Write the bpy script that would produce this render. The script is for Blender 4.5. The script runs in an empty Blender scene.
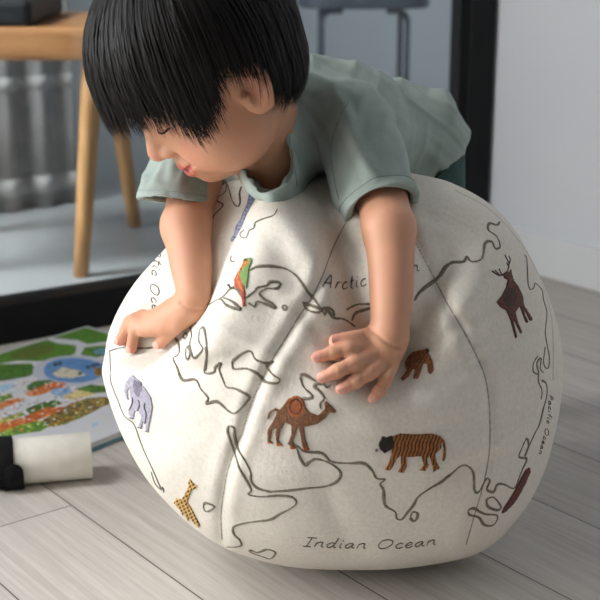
import bpy, math, random
import numpy as np
from mathutils import Vector
from mathutils.bvhtree import BVHTree

rng = np.random.default_rng(7)
random.seed(7)
scene = bpy.context.scene
COL = scene.collection

# ------------------------------------------------------------------ camera
FPX = 1294.0
PITCH = math.atan(385 / FPX)
HC = 0.628
CAM = np.array([0.0, 0.0, HC])
RT = np.array([1.0, 0, 0])
UP = np.array([0, math.sin(PITCH), math.cos(PITCH)])
FW = np.array([0, math.cos(PITCH), -math.sin(PITCH)])
TW = -FW
cam = bpy.data.cameras.new('camera')
cam.sensor_width = 36.0
cam.lens = FPX * 36.0 / 600.0
cam.clip_start = 0.05
cam_o = bpy.data.objects.new('camera', cam)
COL.objects.link(cam_o)
cam_o.location = CAM
cam_o.rotation_euler = (math.pi / 2 - PITCH, 0, 0)
cam.dof.use_dof = True
cam.dof.focus_distance = 1.22
cam.dof.aperture_fstop = 8.0
scene.camera = cam_o


def ray(x, y):
    return RT * ((x - 300) / FPX) + UP * ((300 - y) / FPX) + FW


def S(x, y, d):                       # a point of the place, d metres in front of the lens
    return CAM + ray(x, y) * d


def fl(x, y, z=0.0):                  # where a line of sight meets the height z
    r = ray(x, y)
    return CAM + r * ((z - HC) / r[2])


def proj(P):
    v = np.asarray(P) - CAM
    d = v @ FW
    return np.stack([300 + FPX * (v @ RT) / d, 300 - FPX * (v @ UP) / d], -1)


# ------------------------------------------------------------------ materials
def lin(c):
    return tuple(((v / 255) / 12.92 if v / 255 <= .04045 else ((v / 255 + .055) / 1.055) ** 2.4) for v in c)


def base_mat(name, rgb, rough=.6, spec=.4):
    m = bpy.data.materials.new(name)
    m.use_nodes = True
    n = m.node_tree.nodes
    b = n['Principled BSDF']
    b.inputs['Base Color'].default_value = (*lin(rgb), 1)
    b.inputs['Roughness'].default_value = rough
    b.inputs['Specular IOR Level'].default_value = spec
    return m, m.node_tree, b


def noise_mat(name, rgb, rgb2=None, scale=40, rough=.6, spec=.4, bump=0.0, bscale=None, stretch=(1, 1, 1), detail=4, fac=(.35, .65)):
    m, t, b = base_mat(name, rgb, rough, spec)
    tc = t.nodes.new('ShaderNodeTexCoord')
    mp = t.nodes.new('ShaderNodeMapping')
    mp.inputs['Scale'].default_value = stretch
    t.links.new(tc.outputs['Object'], mp.inputs['Vector'])
    nz = t.nodes.new('ShaderNodeTexNoise')
    nz.inputs['Scale'].default_value = scale
    nz.inputs['Detail'].default_value = detail
    t.links.new(mp.outputs['Vector'], nz.inputs['Vector'])
    rgb2 = rgb2 or tuple(v * .9 for v in rgb)
    r = t.nodes.new('ShaderNodeValToRGB')
    r.color_ramp.elements[0].position = fac[0]
    r.color_ramp.elements[1].position = fac[1]
    r.color_ramp.elements[0].color = (*lin(rgb2), 1)
    r.color_ramp.elements[1].color = (*lin(rgb), 1)
    t.links.new(nz.outputs['Fac'], r.inputs['Fac'])
    t.links.new(r.outputs['Color'], b.inputs['Base Color'])
    if bump:
        n2 = t.nodes.new('ShaderNodeTexNoise')
        n2.inputs['Scale'].default_value = bscale or scale * 8
        n2.inputs['Detail'].default_value = 3
        t.links.new(mp.outputs['Vector'], n2.inputs['Vector'])
        bp = t.nodes.new('ShaderNodeBump')
        bp.inputs['Strength'].default_value = bump
        bp.inputs['Distance'].default_value = .002
        t.links.new(n2.outputs['Fac'], bp.inputs['Height'])
        t.links.new(bp.outputs['Normal'], b.inputs['Normal'])
    return m


# ------------------------------------------------------------------ mesh helpers
def mesh_obj(name, V, Fc, mats, parent=None, smooth=True, mi=None, loc=None):
    me = bpy.data.meshes.new(name)
    V = np.asarray(V, float)
    if parent is not None:
        V = V - np.array(parent.location)
    elif loc is not None:
        V = V - np.asarray(loc)
    me.from_pydata(V.tolist(), [], [tuple(map(int, f)) for f in Fc] if not isinstance(Fc, list) else Fc)
    for m in (mats if isinstance(mats, (list, tuple)) else [mats]):
        me.materials.append(m)
    if mi is not None:
        me.polygons.foreach_set('material_index', np.asarray(mi, np.int32))
    me.polygons.foreach_set('use_smooth', np.full(len(me.polygons), smooth))
    me.update()
    o = bpy.data.objects.new(name, me)
    COL.objects.link(o)
    if parent is not None:
        o.parent = parent
    elif loc is not None:
        o.location = loc
    return o


def empty(name, loc, label, cat, group=None):
    o = bpy.data.objects.new(name, None)
    COL.objects.link(o)
    o.location = loc
    o['label'] = label
    o['category'] = cat
    if group:
        o['group'] = group
    return o


def bevel(o, w=.004, seg=2):
    m = o.modifiers.new('bevel', 'BEVEL')
    m.width = w
    m.segments = seg
    m.limit_method = 'ANGLE'
    m.harden_normals = False
    return o


def struct(o):
    o['kind'] = 'structure'
    return o


def box_pts(o, ax, ay, az):           # corner o and three edge vectors
    o, ax, ay, az = (np.asarray(v, float) for v in (o, ax, ay, az))
    V = [o + ax * i + ay * j + az * k for k in (0, 1) for j in (0, 1) for i in (0, 1)]
    Fc = [(0, 2, 3, 1), (4, 5, 7, 6), (0, 1, 5, 4), (1, 3, 7, 5), (3, 2, 6, 7), (2, 0, 4, 6)]
    if np.dot(np.cross(ax, ay), az) < 0:
        Fc = [f[::-1] for f in Fc]
    return np.array(V), Fc


def tube(P, r, n=16, cap=True, flat=None):
    P = np.asarray(P, float)
    k = len(P)
    r = np.broadcast_to(np.asarray(r, float), (k,))
    T = np.gradient(P, axis=0)
    T /= np.linalg.norm(T, axis=1, keepdims=True)
    ref = np.array([0, 0, 1.0]) if abs(T[0][2]) < .9 else np.array([1.0, 0, 0])
    N = np.cross(T[0], ref)
    N /= np.linalg.norm(N)
    V, Fc = [], []
    for i in range(k):
        N = N - T[i] * (N @ T[i])
        N /= np.linalg.norm(N)
        B = np.cross(T[i], N)
        for j in range(n):
            a = 2 * math.pi * j / n
            V.append(P[i] + r[i] * (math.cos(a) * N + math.sin(a) * B))
    for i in range(k - 1):
        for j in range(n):
            Fc.append((i * n + j, i * n + (j + 1) % n, (i + 1) * n + (j + 1) % n, (i + 1) * n + j))
    if cap:
        Fc.append(tuple(range(n - 1, -1, -1)))
        Fc.append(tuple((k - 1) * n + j for j in range(n)))
    return np.array(V), Fc


def join(parts):
    V, Fc, off = [], [], 0
    for v, f in parts:
        V.append(np.asarray(v))
        Fc += [tuple(i + off for i in q) for q in f]
        off += len(v)
    return np.concatenate(V), Fc


def sstep(a, b, x):
    t = np.clip((x - a) / (b - a), 0, 1)
    return t * t * (3 - 2 * t)


# ------------------------------------------------------------------ signed distance solids
class Field:
    def __init__(s, lo, hi, h):
        s.lo = np.asarray(lo, float)
        s.h = h
        s.n = np.ceil((np.asarray(hi) - s.lo) / h).astype(int) + 1
        s.f = np.full(s.n, 1.0, np.float32)

    def sl(s, bl, bh):
        a = np.clip(np.floor((np.asarray(bl) - s.lo) / s.h).astype(int), 0, s.n)
        b = np.clip(np.ceil((np.asarray(bh) - s.lo) / s.h).astype(int) + 1, 0, s.n)
        return a, b

    def op(s, fn, bl, bh, k=.004, mode='u', plane=None):
        a, b = s.sl(np.asarray(bl) - k - .012, np.asarray(bh) + k + .012)
        if (b <= a).any():
            return
        ax = [(s.lo[i] + s.h * np.arange(a[i], b[i])).astype(np.float32) for i in range(3)]
        X = np.stack(np.meshgrid(*ax, indexing='ij'), -1)
        d = fn(X)
        if plane is not None:
            p, nn = plane
            d = np.maximum(d, (X - p.astype(np.float32)) @ nn.astype(np.float32))
        v = s.f[a[0]:b[0], a[1]:b[1], a[2]:b[2]]
        if mode == 'u':
            h = np.maximum(k - np.abs(v - d), 0) / k
            v[...] = np.minimum(v, d) - h * h * k * .25
        else:
            d = -d
            h = np.maximum(k - np.abs(v - d), 0) / k
            v[...] = np.maximum(v, d) + h * h * k * .25

    def cone(s, p, q, r1, r2, k=.004, mode='u', plane=None):
        p, q = np.asarray(p, np.float32), np.asarray(q, np.float32)
        e = q - p
        L2 = float(e @ e) + 1e-12

        def fn(X):
            t = np.clip(((X - p) @ e) / L2, 0, 1)
            return np.linalg.norm(X - p - t[..., None] * e, axis=-1) - (r1 + (r2 - r1) * t)
        R = max(r1, r2)
        s.op(fn, np.minimum(p, q) - R, np.maximum(p, q) + R, k, mode, plane)

    def chain(s, P, r, k=.004, mode='u'):
        # a smooth limb: one tapering tube along the curve through the points
        Q = np.c_[np.asarray(P, float), np.asarray(r, float)]
        if len(Q) > 2:
            Q = catmull(Q, .012)
        Q = Q.astype(np.float32)

        def fn(X):
            out = None
            for a, b_ in zip(Q[:-1], Q[1:]):
                e = b_[:3] - a[:3]
                t = np.clip(((X - a[:3]) @ e) / (float(e @ e) + 1e-12), 0, 1)
                d = np.linalg.norm(X - a[:3] - t[..., None] * e, axis=-1) - (a[3] + (b_[3] - a[3]) * t)
                out = d if out is None else np.minimum(out, d)
            return out
        R = Q[:, 3].max()
        s.op(fn, Q[:, :3].min(0) - R, Q[:, :3].max(0) + R, k, mode)

    def ell(s, c, M, rad, k=.004, mode='u', plane=None):    # M: rows are the axes
        c = np.asarray(c, np.float32)
        M = np.asarray(M, np.float32)
        rad = np.asarray(rad, np.float32)

        def fn(X):
            Y = (X - c) @ M.T
            k0 = np.linalg.norm(Y / rad, axis=-1)
            k1 = np.linalg.norm(Y / (rad * rad), axis=-1) + 1e-9
            return k0 * (k0 - 1) / k1
        R = np.abs(M.T * rad).sum(1)
        s.op(fn, c - R, c + R, k, mode, plane)

    def mesh(s, smooth=2):
        f = s.f
        g = f < 0
        c = np.zeros(np.array(f.shape) - 1, np.uint8)
        for i in (0, 1):
            for j in (0, 1):
                for k in (0, 1):
                    c += g[i:f.shape[0] - 1 + i, j:f.shape[1] - 1 + j, k:f.shape[2] - 1 + k]
        act = (c > 0) & (c < 8)
        I = np.argwhere(act)
        vid = np.full(c.shape, -1, np.int32)
        vid[act] = np.arange(len(I))
        offs = np.array([(i, j, k) for i in (0, 1) for j in (0, 1) for k in (0, 1)])
        val = np.stack([f[I[:, 0] + o[0], I[:, 1] + o[1], I[:, 2] + o[2]] for o in offs], 1)
        acc = np.zeros((len(I), 3))
        cnt = np.zeros(len(I))
        for a in range(8):
            for b in range(a + 1, 8):
                if np.abs(offs[a] - offs[b]).sum() != 1:
                    continue
                va, vb = val[:, a], val[:, b]
                m = (va < 0) != (vb < 0)
                t = np.where(m, va / np.where(m, va - vb, 1), 0)
                acc += m[:, None] * (offs[a] + t[:, None] * (offs[b] - offs[a]))
                cnt += m
        V = s.lo + s.h * (I + acc / cnt[:, None])
        Q = []
        for ax in range(3):
            u, w = (ax + 1) % 3, (ax + 2) % 3
            sl0 = [slice(None)] * 3
            sl1 = [slice(None)] * 3
            sl0[ax] = slice(0, -1)
            sl1[ax] = slice(1, None)
            d = g[tuple(sl0)] != g[tuple(sl1)]
            E = np.argwhere(d)
            E = E[(E[:, u] > 0) & (E[:, w] > 0) & (E[:, u] < f.shape[u] - 1) & (E[:, w] < f.shape[w] - 1)]
            ins = g[E[:, 0], E[:, 1], E[:, 2]]
            q = []
            for du, dw in ((1, 1), (0, 1), (0, 0), (1, 0)):
                e = E.copy()
                e[:, u] -= du
                e[:, w] -= dw
                q.append(vid[e[:, 0], e[:, 1], e[:, 2]])
            q = np.stack(q, 1)
            q[~ins] = q[~ins][:, ::-1]
            Q.append(q)
        Q = np.concatenate(Q)
        ed = np.concatenate([Q[:, [0, 1]], Q[:, [1, 2]], Q[:, [2, 3]], Q[:, [3, 0]]])
        for it in range(smooth):
            A = np.zeros_like(V)
            n = np.zeros(len(V))
            for i in range(3):
                A[:, i] = np.bincount(ed[:, 0], V[ed[:, 1], i], len(V)) + np.bincount(ed[:, 1], V[ed[:, 0], i], len(V))
            n = np.bincount(ed[:, 0], minlength=len(V)) + np.bincount(ed[:, 1], minlength=len(V))
            V = V * .5 + .5 * A / n[:, None]
        # keep the largest connected shell
        lab = np.arange(len(V))
        while True:
            l2 = lab.copy()
            np.minimum.at(l2, ed[:, 0], lab[ed[:, 1]])
            np.minimum.at(l2, ed[:, 1], lab[ed[:, 0]])
            l2 = l2[l2]
            if (l2 == lab).all():
                break
            lab = l2
        big = np.bincount(lab).argmax()
        keep = lab == big
        re = np.cumsum(keep) - 1
        Q = re[Q[keep[Q[:, 0]]]]
        return V[keep], Q


def pip(poly, X, Y):
    ins = np.zeros(X.shape, bool)
    n = len(poly)
    for i in range(n):
        x0, y0 = poly[i]
        x1, y1 = poly[(i + 1) % n]
        if y0 == y1:
            continue
        c = ((y0 > Y) != (y1 > Y)) & (X < (x1 - x0) * (Y - y0) / (y1 - y0) + x0)
        ins ^= c
    return ins


def catmull(P, step=1.5, closed=False):
    P = np.asarray(P, float)
    if closed:
        Q = np.vstack([P[-1:], P, P[:2]])
    else:
        Q = np.vstack([2 * P[:1] - P[1:2], P, 2 * P[-1:] - P[-2:-1]])
    out = []
    for i in range(1, len(Q) - 2):
        n = max(2, int(np.linalg.norm(Q[i + 1] - Q[i]) / step) + 1)
        t = np.linspace(0, 1, n, endpoint=False)[:, None]
        a, b, c, d = Q[i - 1], Q[i], Q[i + 1], Q[i + 2]
        out.append(.5 * (2 * b + (c - a) * t + (2 * a - 5 * b + 4 * c - d) * t * t + (3 * b - a - 3 * c + d) * t ** 3))
    out.append(Q[-2][None])
    return np.concatenate(out)
# ------------------------------------------------------------------ the room
ang = math.atan(1048 / math.hypot(FPX, 385))
DA = np.array([-math.sin(ang), math.cos(ang), 0])      # along the planks, away from the camera
DN = np.array([math.cos(ang), math.sin(ang), 0])       # across the planks, towards the right wall
ZZ = np.array([0, 0, 1.0])


def G(a, n, z=0.0):
    return DA * a + DN * n + ZZ * z


def floor_mat():
    m, t, b = base_mat('grey_oak_planks', (196, 192, 187), .5, .35)
    N, L = t.nodes, t.links
    geo = N.new('ShaderNodeNewGeometry')

    def dot(v, off=0.0, mul=1.0):
        q = N.new('ShaderNodeVectorMath')
        q.operation = 'DOT_PRODUCT'
        L.new(geo.outputs['Position'], q.inputs[0])
        q.inputs[1].default_value = tuple(v)
        r = N.new('ShaderNodeMath')
        r.operation = 'MULTIPLY_ADD'
        L.new(q.outputs['Value'], r.inputs[0])
        r.inputs[1].default_value = mul
        r.inputs[2].default_value = off
        return r.outputs[0]

    def M(op, a, c=None, d=None):
        q = N.new('ShaderNodeMath')
        q.operation = op
        for i, v in enumerate((a, c, d)):
            if v is None:
                continue
            if isinstance(v, (int, float)):
                q.inputs[i].default_value = v
            else:
                L.new(v, q.inputs[i])
        return q.outputs[0]
    u = dot(DN, -.604 / .1392 + 10, 1 / .1392)          # plank index across
    row = M('FLOOR', u)
    fu = M('FRACT', u)
    wn = N.new('ShaderNodeTexWhiteNoise')
    wn.noise_dimensions = '1D'
    L.new(row, wn.inputs['W'])
    v0 = dot(DA, 7.13, 1 / 1.22)
    v = M('ADD', v0, M('MULTIPLY', wn.outputs['Value'], 3.7))
    fv = M('FRACT', v)
    cell = M('ADD', M('MULTIPLY', row, 13.7), M('FLOOR', v))
    wn2 = N.new('ShaderNodeTexWhiteNoise')
    wn2.noise_dimensions = '1D'
    L.new(cell, wn2.inputs['W'])
    # grain
    comb = N.new('ShaderNodeCombineXYZ')
    L.new(M('MULTIPLY', u, 6.0), comb.inputs[0])
    L.new(M('MULTIPLY', v0, 1.6), comb.inputs[1])
    L.new(M('MULTIPLY', cell, 3.1), comb.inputs[2])
    g1 = N.new('ShaderNodeTexNoise')
    g1.inputs['Scale'].default_value = 3.0
    g1.inputs['Detail'].default_value = 8
    g1.inputs['Roughness'].default_value = .65
    g1.inputs['Distortion'].default_value = .5
    L.new(comb.outputs[0], g1.inputs['Vector'])
    comb2 = N.new('ShaderNodeCombineXYZ')
    L.new(M('MULTIPLY', u, 40.0), comb2.inputs[0])
    L.new(M('MULTIPLY', v0, 9.0), comb2.inputs[1])
    L.new(cell, comb2.inputs[2])
    g2 = N.new('ShaderNodeTexNoise')
    g2.inputs['Scale'].default_value = 2.0
    g2.inputs['Detail'].default_value = 4
    L.new(comb2.outputs[0], g2.inputs['Vector'])
    r = N.new('ShaderNodeValToRGB')
    e = r.color_ramp.elements
    e[0].position, e[1].position = .28, .72
    e[0].color = (*lin((170, 163, 154)), 1)
    e[1].color = (*lin((210, 205, 198)), 1)
    k = e.new(.5)
    k.color = (*lin((194, 188, 181)), 1)
    mix = M('ADD', M('MULTIPLY', g1.outputs['Fac'], .7), M('MULTIPLY', g2.outputs['Fac'], .3))
    mix = M('ADD', mix, M('MULTIPLY', M('SUBTRACT', wn2.outputs['Value'], .5), .10))
    L.new(mix, r.inputs['Fac'])
    # joints
    du = M('MULTIPLY', M('MINIMUM', fu, M('SUBTRACT', 1.0, fu)), .1392)
    dv = M('MULTIPLY', M('MINIMUM', fv, M('SUBTRACT', 1.0, fv)), 1.22)
    dj = M('MINIMUM', du, dv)
    gap = M('LESS_THAN', dj, .0008)
    mc = N.new('ShaderNodeMix')
    mc.data_type = 'RGBA'
    L.new(gap, mc.inputs['Factor'])
    L.new(r.outputs['Color'], mc.inputs['A'])
    mc.inputs['B'].default_value = (*lin((88, 84, 80)), 1)
    L.new(mc.outputs['Result'], b.inputs['Base Color'])
    bp = N.new('ShaderNodeBump')
    bp.inputs['Strength'].default_value = .25
    bp.inputs['Distance'].default_value = .001
    L.new(M('SUBTRACT', mix, gap), bp.inputs['Height'])
    L.new(bp.outputs['Normal'], b.inputs['Normal'])
    return m


RAIL_A = np.array([-.456, 1.866, 0])
RAIL_B = G(1.66, 1.743)
RD = (RAIL_B - RAIL_A)
RLEN = np.linalg.norm(RD)
RD /= RLEN
RB = np.array([-RD[1], RD[0], 0])                        # away from the camera
WALLN = 1.743

LW = -3.8                                                 # where the left wall stands
V, Fc = box_pts(G(-2.2, LW, -.06), DA * 4.2, DN * (WALLN - LW), ZZ * .06)
fo = struct(mesh_obj('floor', V, Fc, floor_mat(), smooth=False))
m_tile = noise_mat('grey_screed', (178, 180, 180), (168, 171, 171), 6, .32, .5)
# the inner room's floor starts behind the rail
q0 = RAIL_A - RD * 2.2 + RB * .02
q1 = RAIL_B + RB * .02
V = [q0, q1 + DN * 1.6, G(3.2, 3.3), G(3.2, LW)]
V = [p + ZZ * .0015 for p in map(np.array, V)] + [np.array(p) * [1, 1, 0] - ZZ * .03 for p in V]
struct(mesh_obj('floor_inner_room', V, [(0, 1, 2, 3), (7, 6, 5, 4), (0, 4, 5, 1), (1, 5, 6, 2), (2, 6, 7, 3), (3, 7, 4, 0)], m_tile, smooth=False))

m_wall = noise_mat('white_paint', (228, 233, 238), (223, 228, 234), 3, .7, .3, bump=.05, bscale=300)
m_back = noise_mat('pale_blue_grey_paint', (206, 210, 213), (200, 205, 208), 3, .7, .3)
m_white = noise_mat('white_trim_paint', (232, 235, 238), (228, 231, 235), 5, .45, .4)
V, Fc = box_pts(G(-.9, WALLN, 0), DA * 2.62, DN * .1, ZZ * 2.6)
struct(mesh_obj('wall_right', V, Fc, m_wall, smooth=False))
V, Fc = box_pts(G(1.62, WALLN + .1, 0), DA * .1, DN * 1.36, ZZ * 2.6)
struct(mesh_obj('wall_return', V, Fc, m_wall, smooth=False))
V, Fc = box_pts(G(1.62, 3.2, 0), DA * 1.2, DN * .1, ZZ * 2.6)
struct(mesh_obj('wall_right_inner', V, Fc, m_back, smooth=False))
BN0, BN1, BZ0, BZ1 = -2.7, -.9, .25, 2.35               # the window in the back wall, beside the curtain
parts = [box_pts(G(2.70, LW, 0), DA * .1, DN * (BN0 - LW), ZZ * 2.6), box_pts(G(2.70, BN1, 0), DA * .1, DN * (3.3 - BN1), ZZ * 2.6),
         box_pts(G(2.70, BN0, 0), DA * .1, DN * (BN1 - BN0), ZZ * BZ0), box_pts(G(2.70, BN0, BZ1), DA * .1, DN * (BN1 - BN0), ZZ * (2.6 - BZ1))]
struct(mesh_obj('wall_back', *join(parts), m_back, smooth=False))
fr = []
for z0, z1 in ((BZ0, BZ0 + .05), (BZ1 - .05, BZ1)):
    fr.append(box_pts(G(2.74, BN0, z0), DA * .05, DN * (BN1 - BN0), ZZ * (z1 - z0)))
for n0_ in (BN0, (BN0 + BN1) / 2 - .025, BN1 - .05):
    fr.append(box_pts(G(2.74, n0_, BZ0 + .05), DA * .05, DN * .05, ZZ * (BZ1 - BZ0 - .1)))
struct(mesh_obj('window_2', *join(fr), m_white, smooth=False))
o = mesh_obj('baseboard_right', *box_pts(G(-.9, WALLN, 0), DA * 2.52, DN * -.012, ZZ * .075), m_white, smooth=False)
struct(bevel(o, .003))
V, Fc = box_pts(G(-2.2, LW, 2.6), DA * 5.0, DN * (3.3 - LW), ZZ * .05)
m_ceil = noise_mat('grey_ceiling_paint', (92, 90, 88), (86, 84, 82), 3, .8, .2)
struct(mesh_obj('ceiling', V, Fc, m_ceil, smooth=False))

# left wall with the window that lights the room
WA0, WA1, WZ0, WZ1 = .85, 2.6, .35, 2.35
parts = [box_pts(G(-2.2, LW, 0), DA * (WA0 + 2.2), DN * -.12, ZZ * 2.6),
         box_pts(G(WA1, LW, 0), DA * (3.2 - WA1), DN * -.12, ZZ * 2.6),
         box_pts(G(WA0, LW, 0), DA * (WA1 - WA0), DN * -.12, ZZ * WZ0),
         box_pts(G(WA0, LW, WZ1), DA * (WA1 - WA0), DN * -.12, ZZ * (2.6 - WZ1))]
m_left = noise_mat('slate_paint', (96, 100, 106), (90, 94, 100), 3, .8, .2)
struct(mesh_obj('wall_left', *join(parts), m_left, smooth=False))
fr = []
for z0, z1 in ((WZ0, WZ0 + .05), (WZ1 - .05, WZ1)):
    fr.append(box_pts(G(WA0, LW - .08, z0), DA * (WA1 - WA0), DN * .05, ZZ * (z1 - z0)))
for a0 in (WA0, (WA0 + WA1) / 2 - .025, WA1 - .05):
    fr.append(box_pts(G(a0, LW - .08, WZ0 + .05), DA * .05, DN * .05, ZZ * (WZ1 - WZ0 - .1)))
struct(mesh_obj('window_1', *join(fr), m_white, smooth=False))

# black sliding glass partition: bottom rail, stiles, top rail, pane
m_black = noise_mat('black_powder_coat', (15, 16, 19), (12, 13, 15), 60, .5, .25)
door = bpy.data.objects.new('door_1', None)
COL.objects.link(door)
door.location = RAIL_A
door['kind'] = 'structure'
L0 = -1.3
bevel(mesh_obj('bottom_rail', *box_pts(RAIL_A + RD * L0, RD * (RLEN - L0 - .004), RB * .06, ZZ * .062), m_black, door, False), .003)
bevel(mesh_obj('top_rail', *box_pts(RAIL_A + RD * L0 + ZZ * 2.15, RD * (RLEN - L0 - .004), RB * .06, ZZ * .08), m_black, door, False), .003)
bevel(mesh_obj('stile', *box_pts(RAIL_A + RD * (RLEN - .064) + ZZ * .062, RD * .058, RB * .06, ZZ * 2.088), m_black, door, False), .003)
bevel(mesh_obj('stile', *box_pts(RAIL_A + RD * L0 + ZZ * .062, RD * .05, RB * .06, ZZ * 2.088), m_black, door, False), .003)
gm = bpy.data.materials.new('clear_tinted_glass')
gm.use_nodes = True
t = gm.node_tree
t.nodes.clear()
out = t.nodes.new('ShaderNodeOutputMaterial')
tr = t.nodes.new('ShaderNodeBsdfTransparent')
tr.inputs['Color'].default_value = (.89, .92, .93, 1)
gl = t.nodes.new('ShaderNodeBsdfGlossy')
gl.inputs['Roughness'].default_value = .02
fn = t.nodes.new('ShaderNodeFresnel')
fn.inputs['IOR'].default_value = 1.35
mx = t.nodes.new('ShaderNodeMixShader')
t.links.new(fn.outputs[0], mx.inputs[0])
t.links.new(tr.outputs[0], mx.inputs[1])
t.links.new(gl.outputs[0], mx.inputs[2])
t.links.new(mx.outputs[0], out.inputs['Surface'])
mesh_obj('glass_pane', *box_pts(RAIL_A + RD * (L0 + .05) + RB * .028 + ZZ * .062, RD * (RLEN - L0 - .114), RB * .004, ZZ * 2.088), gm, door, False)

# ------------------------------------------------------------------ curtain in the inner room
m_cur = noise_mat('grey_curtain_cloth', (158, 156, 154), (144, 143, 142), 30, .8, .2, bump=.2, bscale=600)
m_cur2 = noise_mat('pale_curtain_trim_and_light', (186, 185, 182), (174, 173, 171), 30, .8, .2)
cur = empty('curtain', G(2.585, 1.0, 0), 'grey pleated floor-length curtain along back wall behind wooden chair', 'curtain')
C0 = fl(84, 206)
c_n1 = C0 @ DN
us = np.linspace(c_n1 - 1.15, c_n1, 420)


def curtain_sheet(z0, z1, nz, off, us=us):
    V, Fc = [], []
    zs = np.linspace(z0, z1, nz)
    for sgn in (0, 1):
        for z in zs:
            w = .011 * (1 + .2 * np.sin(us * 31)) * (1 - .2 * z / 2.4)
            a = 2.585 + w * np.sin(us * 2 * math.pi / .078 + .35 * np.sin(us * 17) + 1.2) + sgn * (.003 + 2 * off) - off
            V.append(DA * a[:, None] + DN * us[:, None] + ZZ * z)
    V = np.concatenate(V)
    n, L = len(us), nz * len(us)
    for s_ in (0, 1):
        for i in range(nz - 1):
            for j in range(n - 1):
                q = (s_ * L + i * n + j, s_ * L + i * n + j + 1, s_ * L + (i + 1) * n + j + 1, s_ * L + (i + 1) * n + j)
                Fc.append(q if s_ == 0 else q[::-1])
    for j in range(n - 1):
        for i in (0, nz - 1):
            q = (i * n + j, L + i * n + j, L + i * n + j + 1, i * n + j + 1)
            Fc.append(q if i == 0 else q[::-1])
    for i in range(nz - 1):
        for j in (0, n - 1):
            q = (i * n + j, (i + 1) * n + j, L + (i + 1) * n + j, L + i * n + j)
            Fc.append(q if j == 0 else q[::-1])
    return V, Fc


mesh_obj('cloth', *curtain_sheet(.004, 2.45, 12, 0), m_cur, cur)
mesh_obj('sill_light_band', *curtain_sheet(.265, .295, 2, .0012), m_cur2, cur)  # sill light showing through the curtain, put in as a paler strip
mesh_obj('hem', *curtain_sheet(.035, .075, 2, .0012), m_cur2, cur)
mesh_obj('heading_tape', *curtain_sheet(2.38, 2.452, 2, .0015), m_cur2, cur)

# ------------------------------------------------------------------ wooden chair
m_wood = noise_mat('honey_oak', (200, 152, 98), (172, 124, 74), 14, .45, .4, bump=.08, stretch=(6, 6, .7))
m_wood2 = noise_mat('oak_seat_frame', (184, 132, 84), (156, 106, 64), 14, .45, .4, bump=.08, stretch=(.7, 6, 6))
m_leather = noise_mat('black_leather', (28, 30, 33), (20, 22, 25), 80, .5, .4, bump=.2, bscale=300)
f1, f2 = fl(81, 277), fl(135, 227)
chair = empty('wooden_chair', (-.56, 2.42, 0), 'wooden chair with black seat pad and splayed round legs, in front of grey curtain', 'chair')
sx0, sx1, sy0, sy1, sz0, sz1 = -.72, -.325, 2.20, 2.57, .392, .448


def rbox(x0, x1, y0, y1, z0, z1):
    return box_pts((x0, y0, z0), (x1 - x0, 0, 0), (0, y1 - y0, 0), (0, 0, z1 - z0))


ap = mesh_obj('seat_frame', *rbox(sx0, sx1, sy0, sy1, sz0, sz1), m_wood2, chair, False)
bevel(ap, .012, 3)
sp = mesh_obj('seat_pad', *rbox(sx0 + .05, -.450, sy0 + .012, sy1 - .05, sz1 - .001, sz1 + .045), m_leather, chair, False)
bevel(sp, .012, 3)
cx_, cy_ = (sx0 + sx1) / 2, (sy0 + sy1) / 2
l1t = np.array([-.352, 2.235, sz0 + .01])
l2t = np.array([-.372, 2.535, sz0 + .01])
for foot, top in ((f1, l1t), (f2, l2t), (np.array([sx0 + .02, f1[1], 0]), np.array([sx0 + .06, 2.235, sz0 + .01])), (np.array([sx0 + .03, 2.57, 0]), np.array([sx0 + .06, 2.535, sz0 + .01]))):
    foot = np.array([foot[0], foot[1], 0.002])
    k = np.linspace(0, 1, 6)[:, None]
    mesh_obj('leg', *tube(foot + (top - foot) * k, .0135 + .0065 * k[:, 0], 24), m_wood, chair)
# backrest: two posts and a curved rail
for x in (sx0 + .05, sx1 - .05):
    k = np.linspace(0, 1, 8)[:, None]
    P = np.array([x, sy1 - .03, sz1 - .02]) + k * np.array([0, .02, .38])
    mesh_obj('back_post', *tube(P, .014, 16), m_wood, chair)
V, Fc = [], []
us_ = np.linspace(0, 1, 20)
for i, u in enumerate(us_):
    x = sx0 + .02 + u * (sx1 - sx0 - .04)
    y = sy1 - .018 + .01 * math.sin(math.pi * u)
    for dy, dz in ((-.01, 0), (.01, 0), (.014, .11), (-.006, .11)):
        V.append((x, y + dy, sz1 + .25 + dz))
for i in range(19):
    for j in range(4):
        Fc.append((i * 4 + j, i * 4 + (j + 1) % 4, i * 4 + 4 + (j + 1) % 4, i * 4 + 4 + j))
Fc += [(3, 2, 1, 0), (76, 77, 78, 79)]
bevel(mesh_obj('backrest', V, Fc, m_wood, chair, True), .004)

# ------------------------------------------------------------------ dark metal stool in the inner room
m_st = noise_mat('dark_grey_metal', (62, 70, 80), (54, 62, 72), 40, .5, .4)
st_c = S(365, 6, 3.02)
stool = empty('metal_stool', (st_c[0], st_c[1] + .12, 0), 'dark grey metal stool with thin tube legs standing beyond the glass', 'stool')
sx, sy, sz = st_c[0], st_c[1] + .12, st_c[2] - .006
P = []
n = 40
ring = []
for i in range(n):
    a = 2 * math.pi * i / n
    ca, sa = math.cos(a), math.sin(a)
    ring.append((math.copysign(abs(ca) ** .5, ca) * .158, math.copysign(abs(sa) ** .5, sa) * .15))
V = [(sx + x, sy + y, sz) for x, y in ring] + [(sx + x, sy + y, sz + .03) for x, y in ring]
Fc = [tuple(range(n - 1, -1, -1)), tuple(range(n, 2 * n))] + [(i, (i + 1) % n, n + (i + 1) % n, n + i) for i in range(n)]
bevel(mesh_obj('seat', V, Fc, m_st, stool, False), .006)
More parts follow.
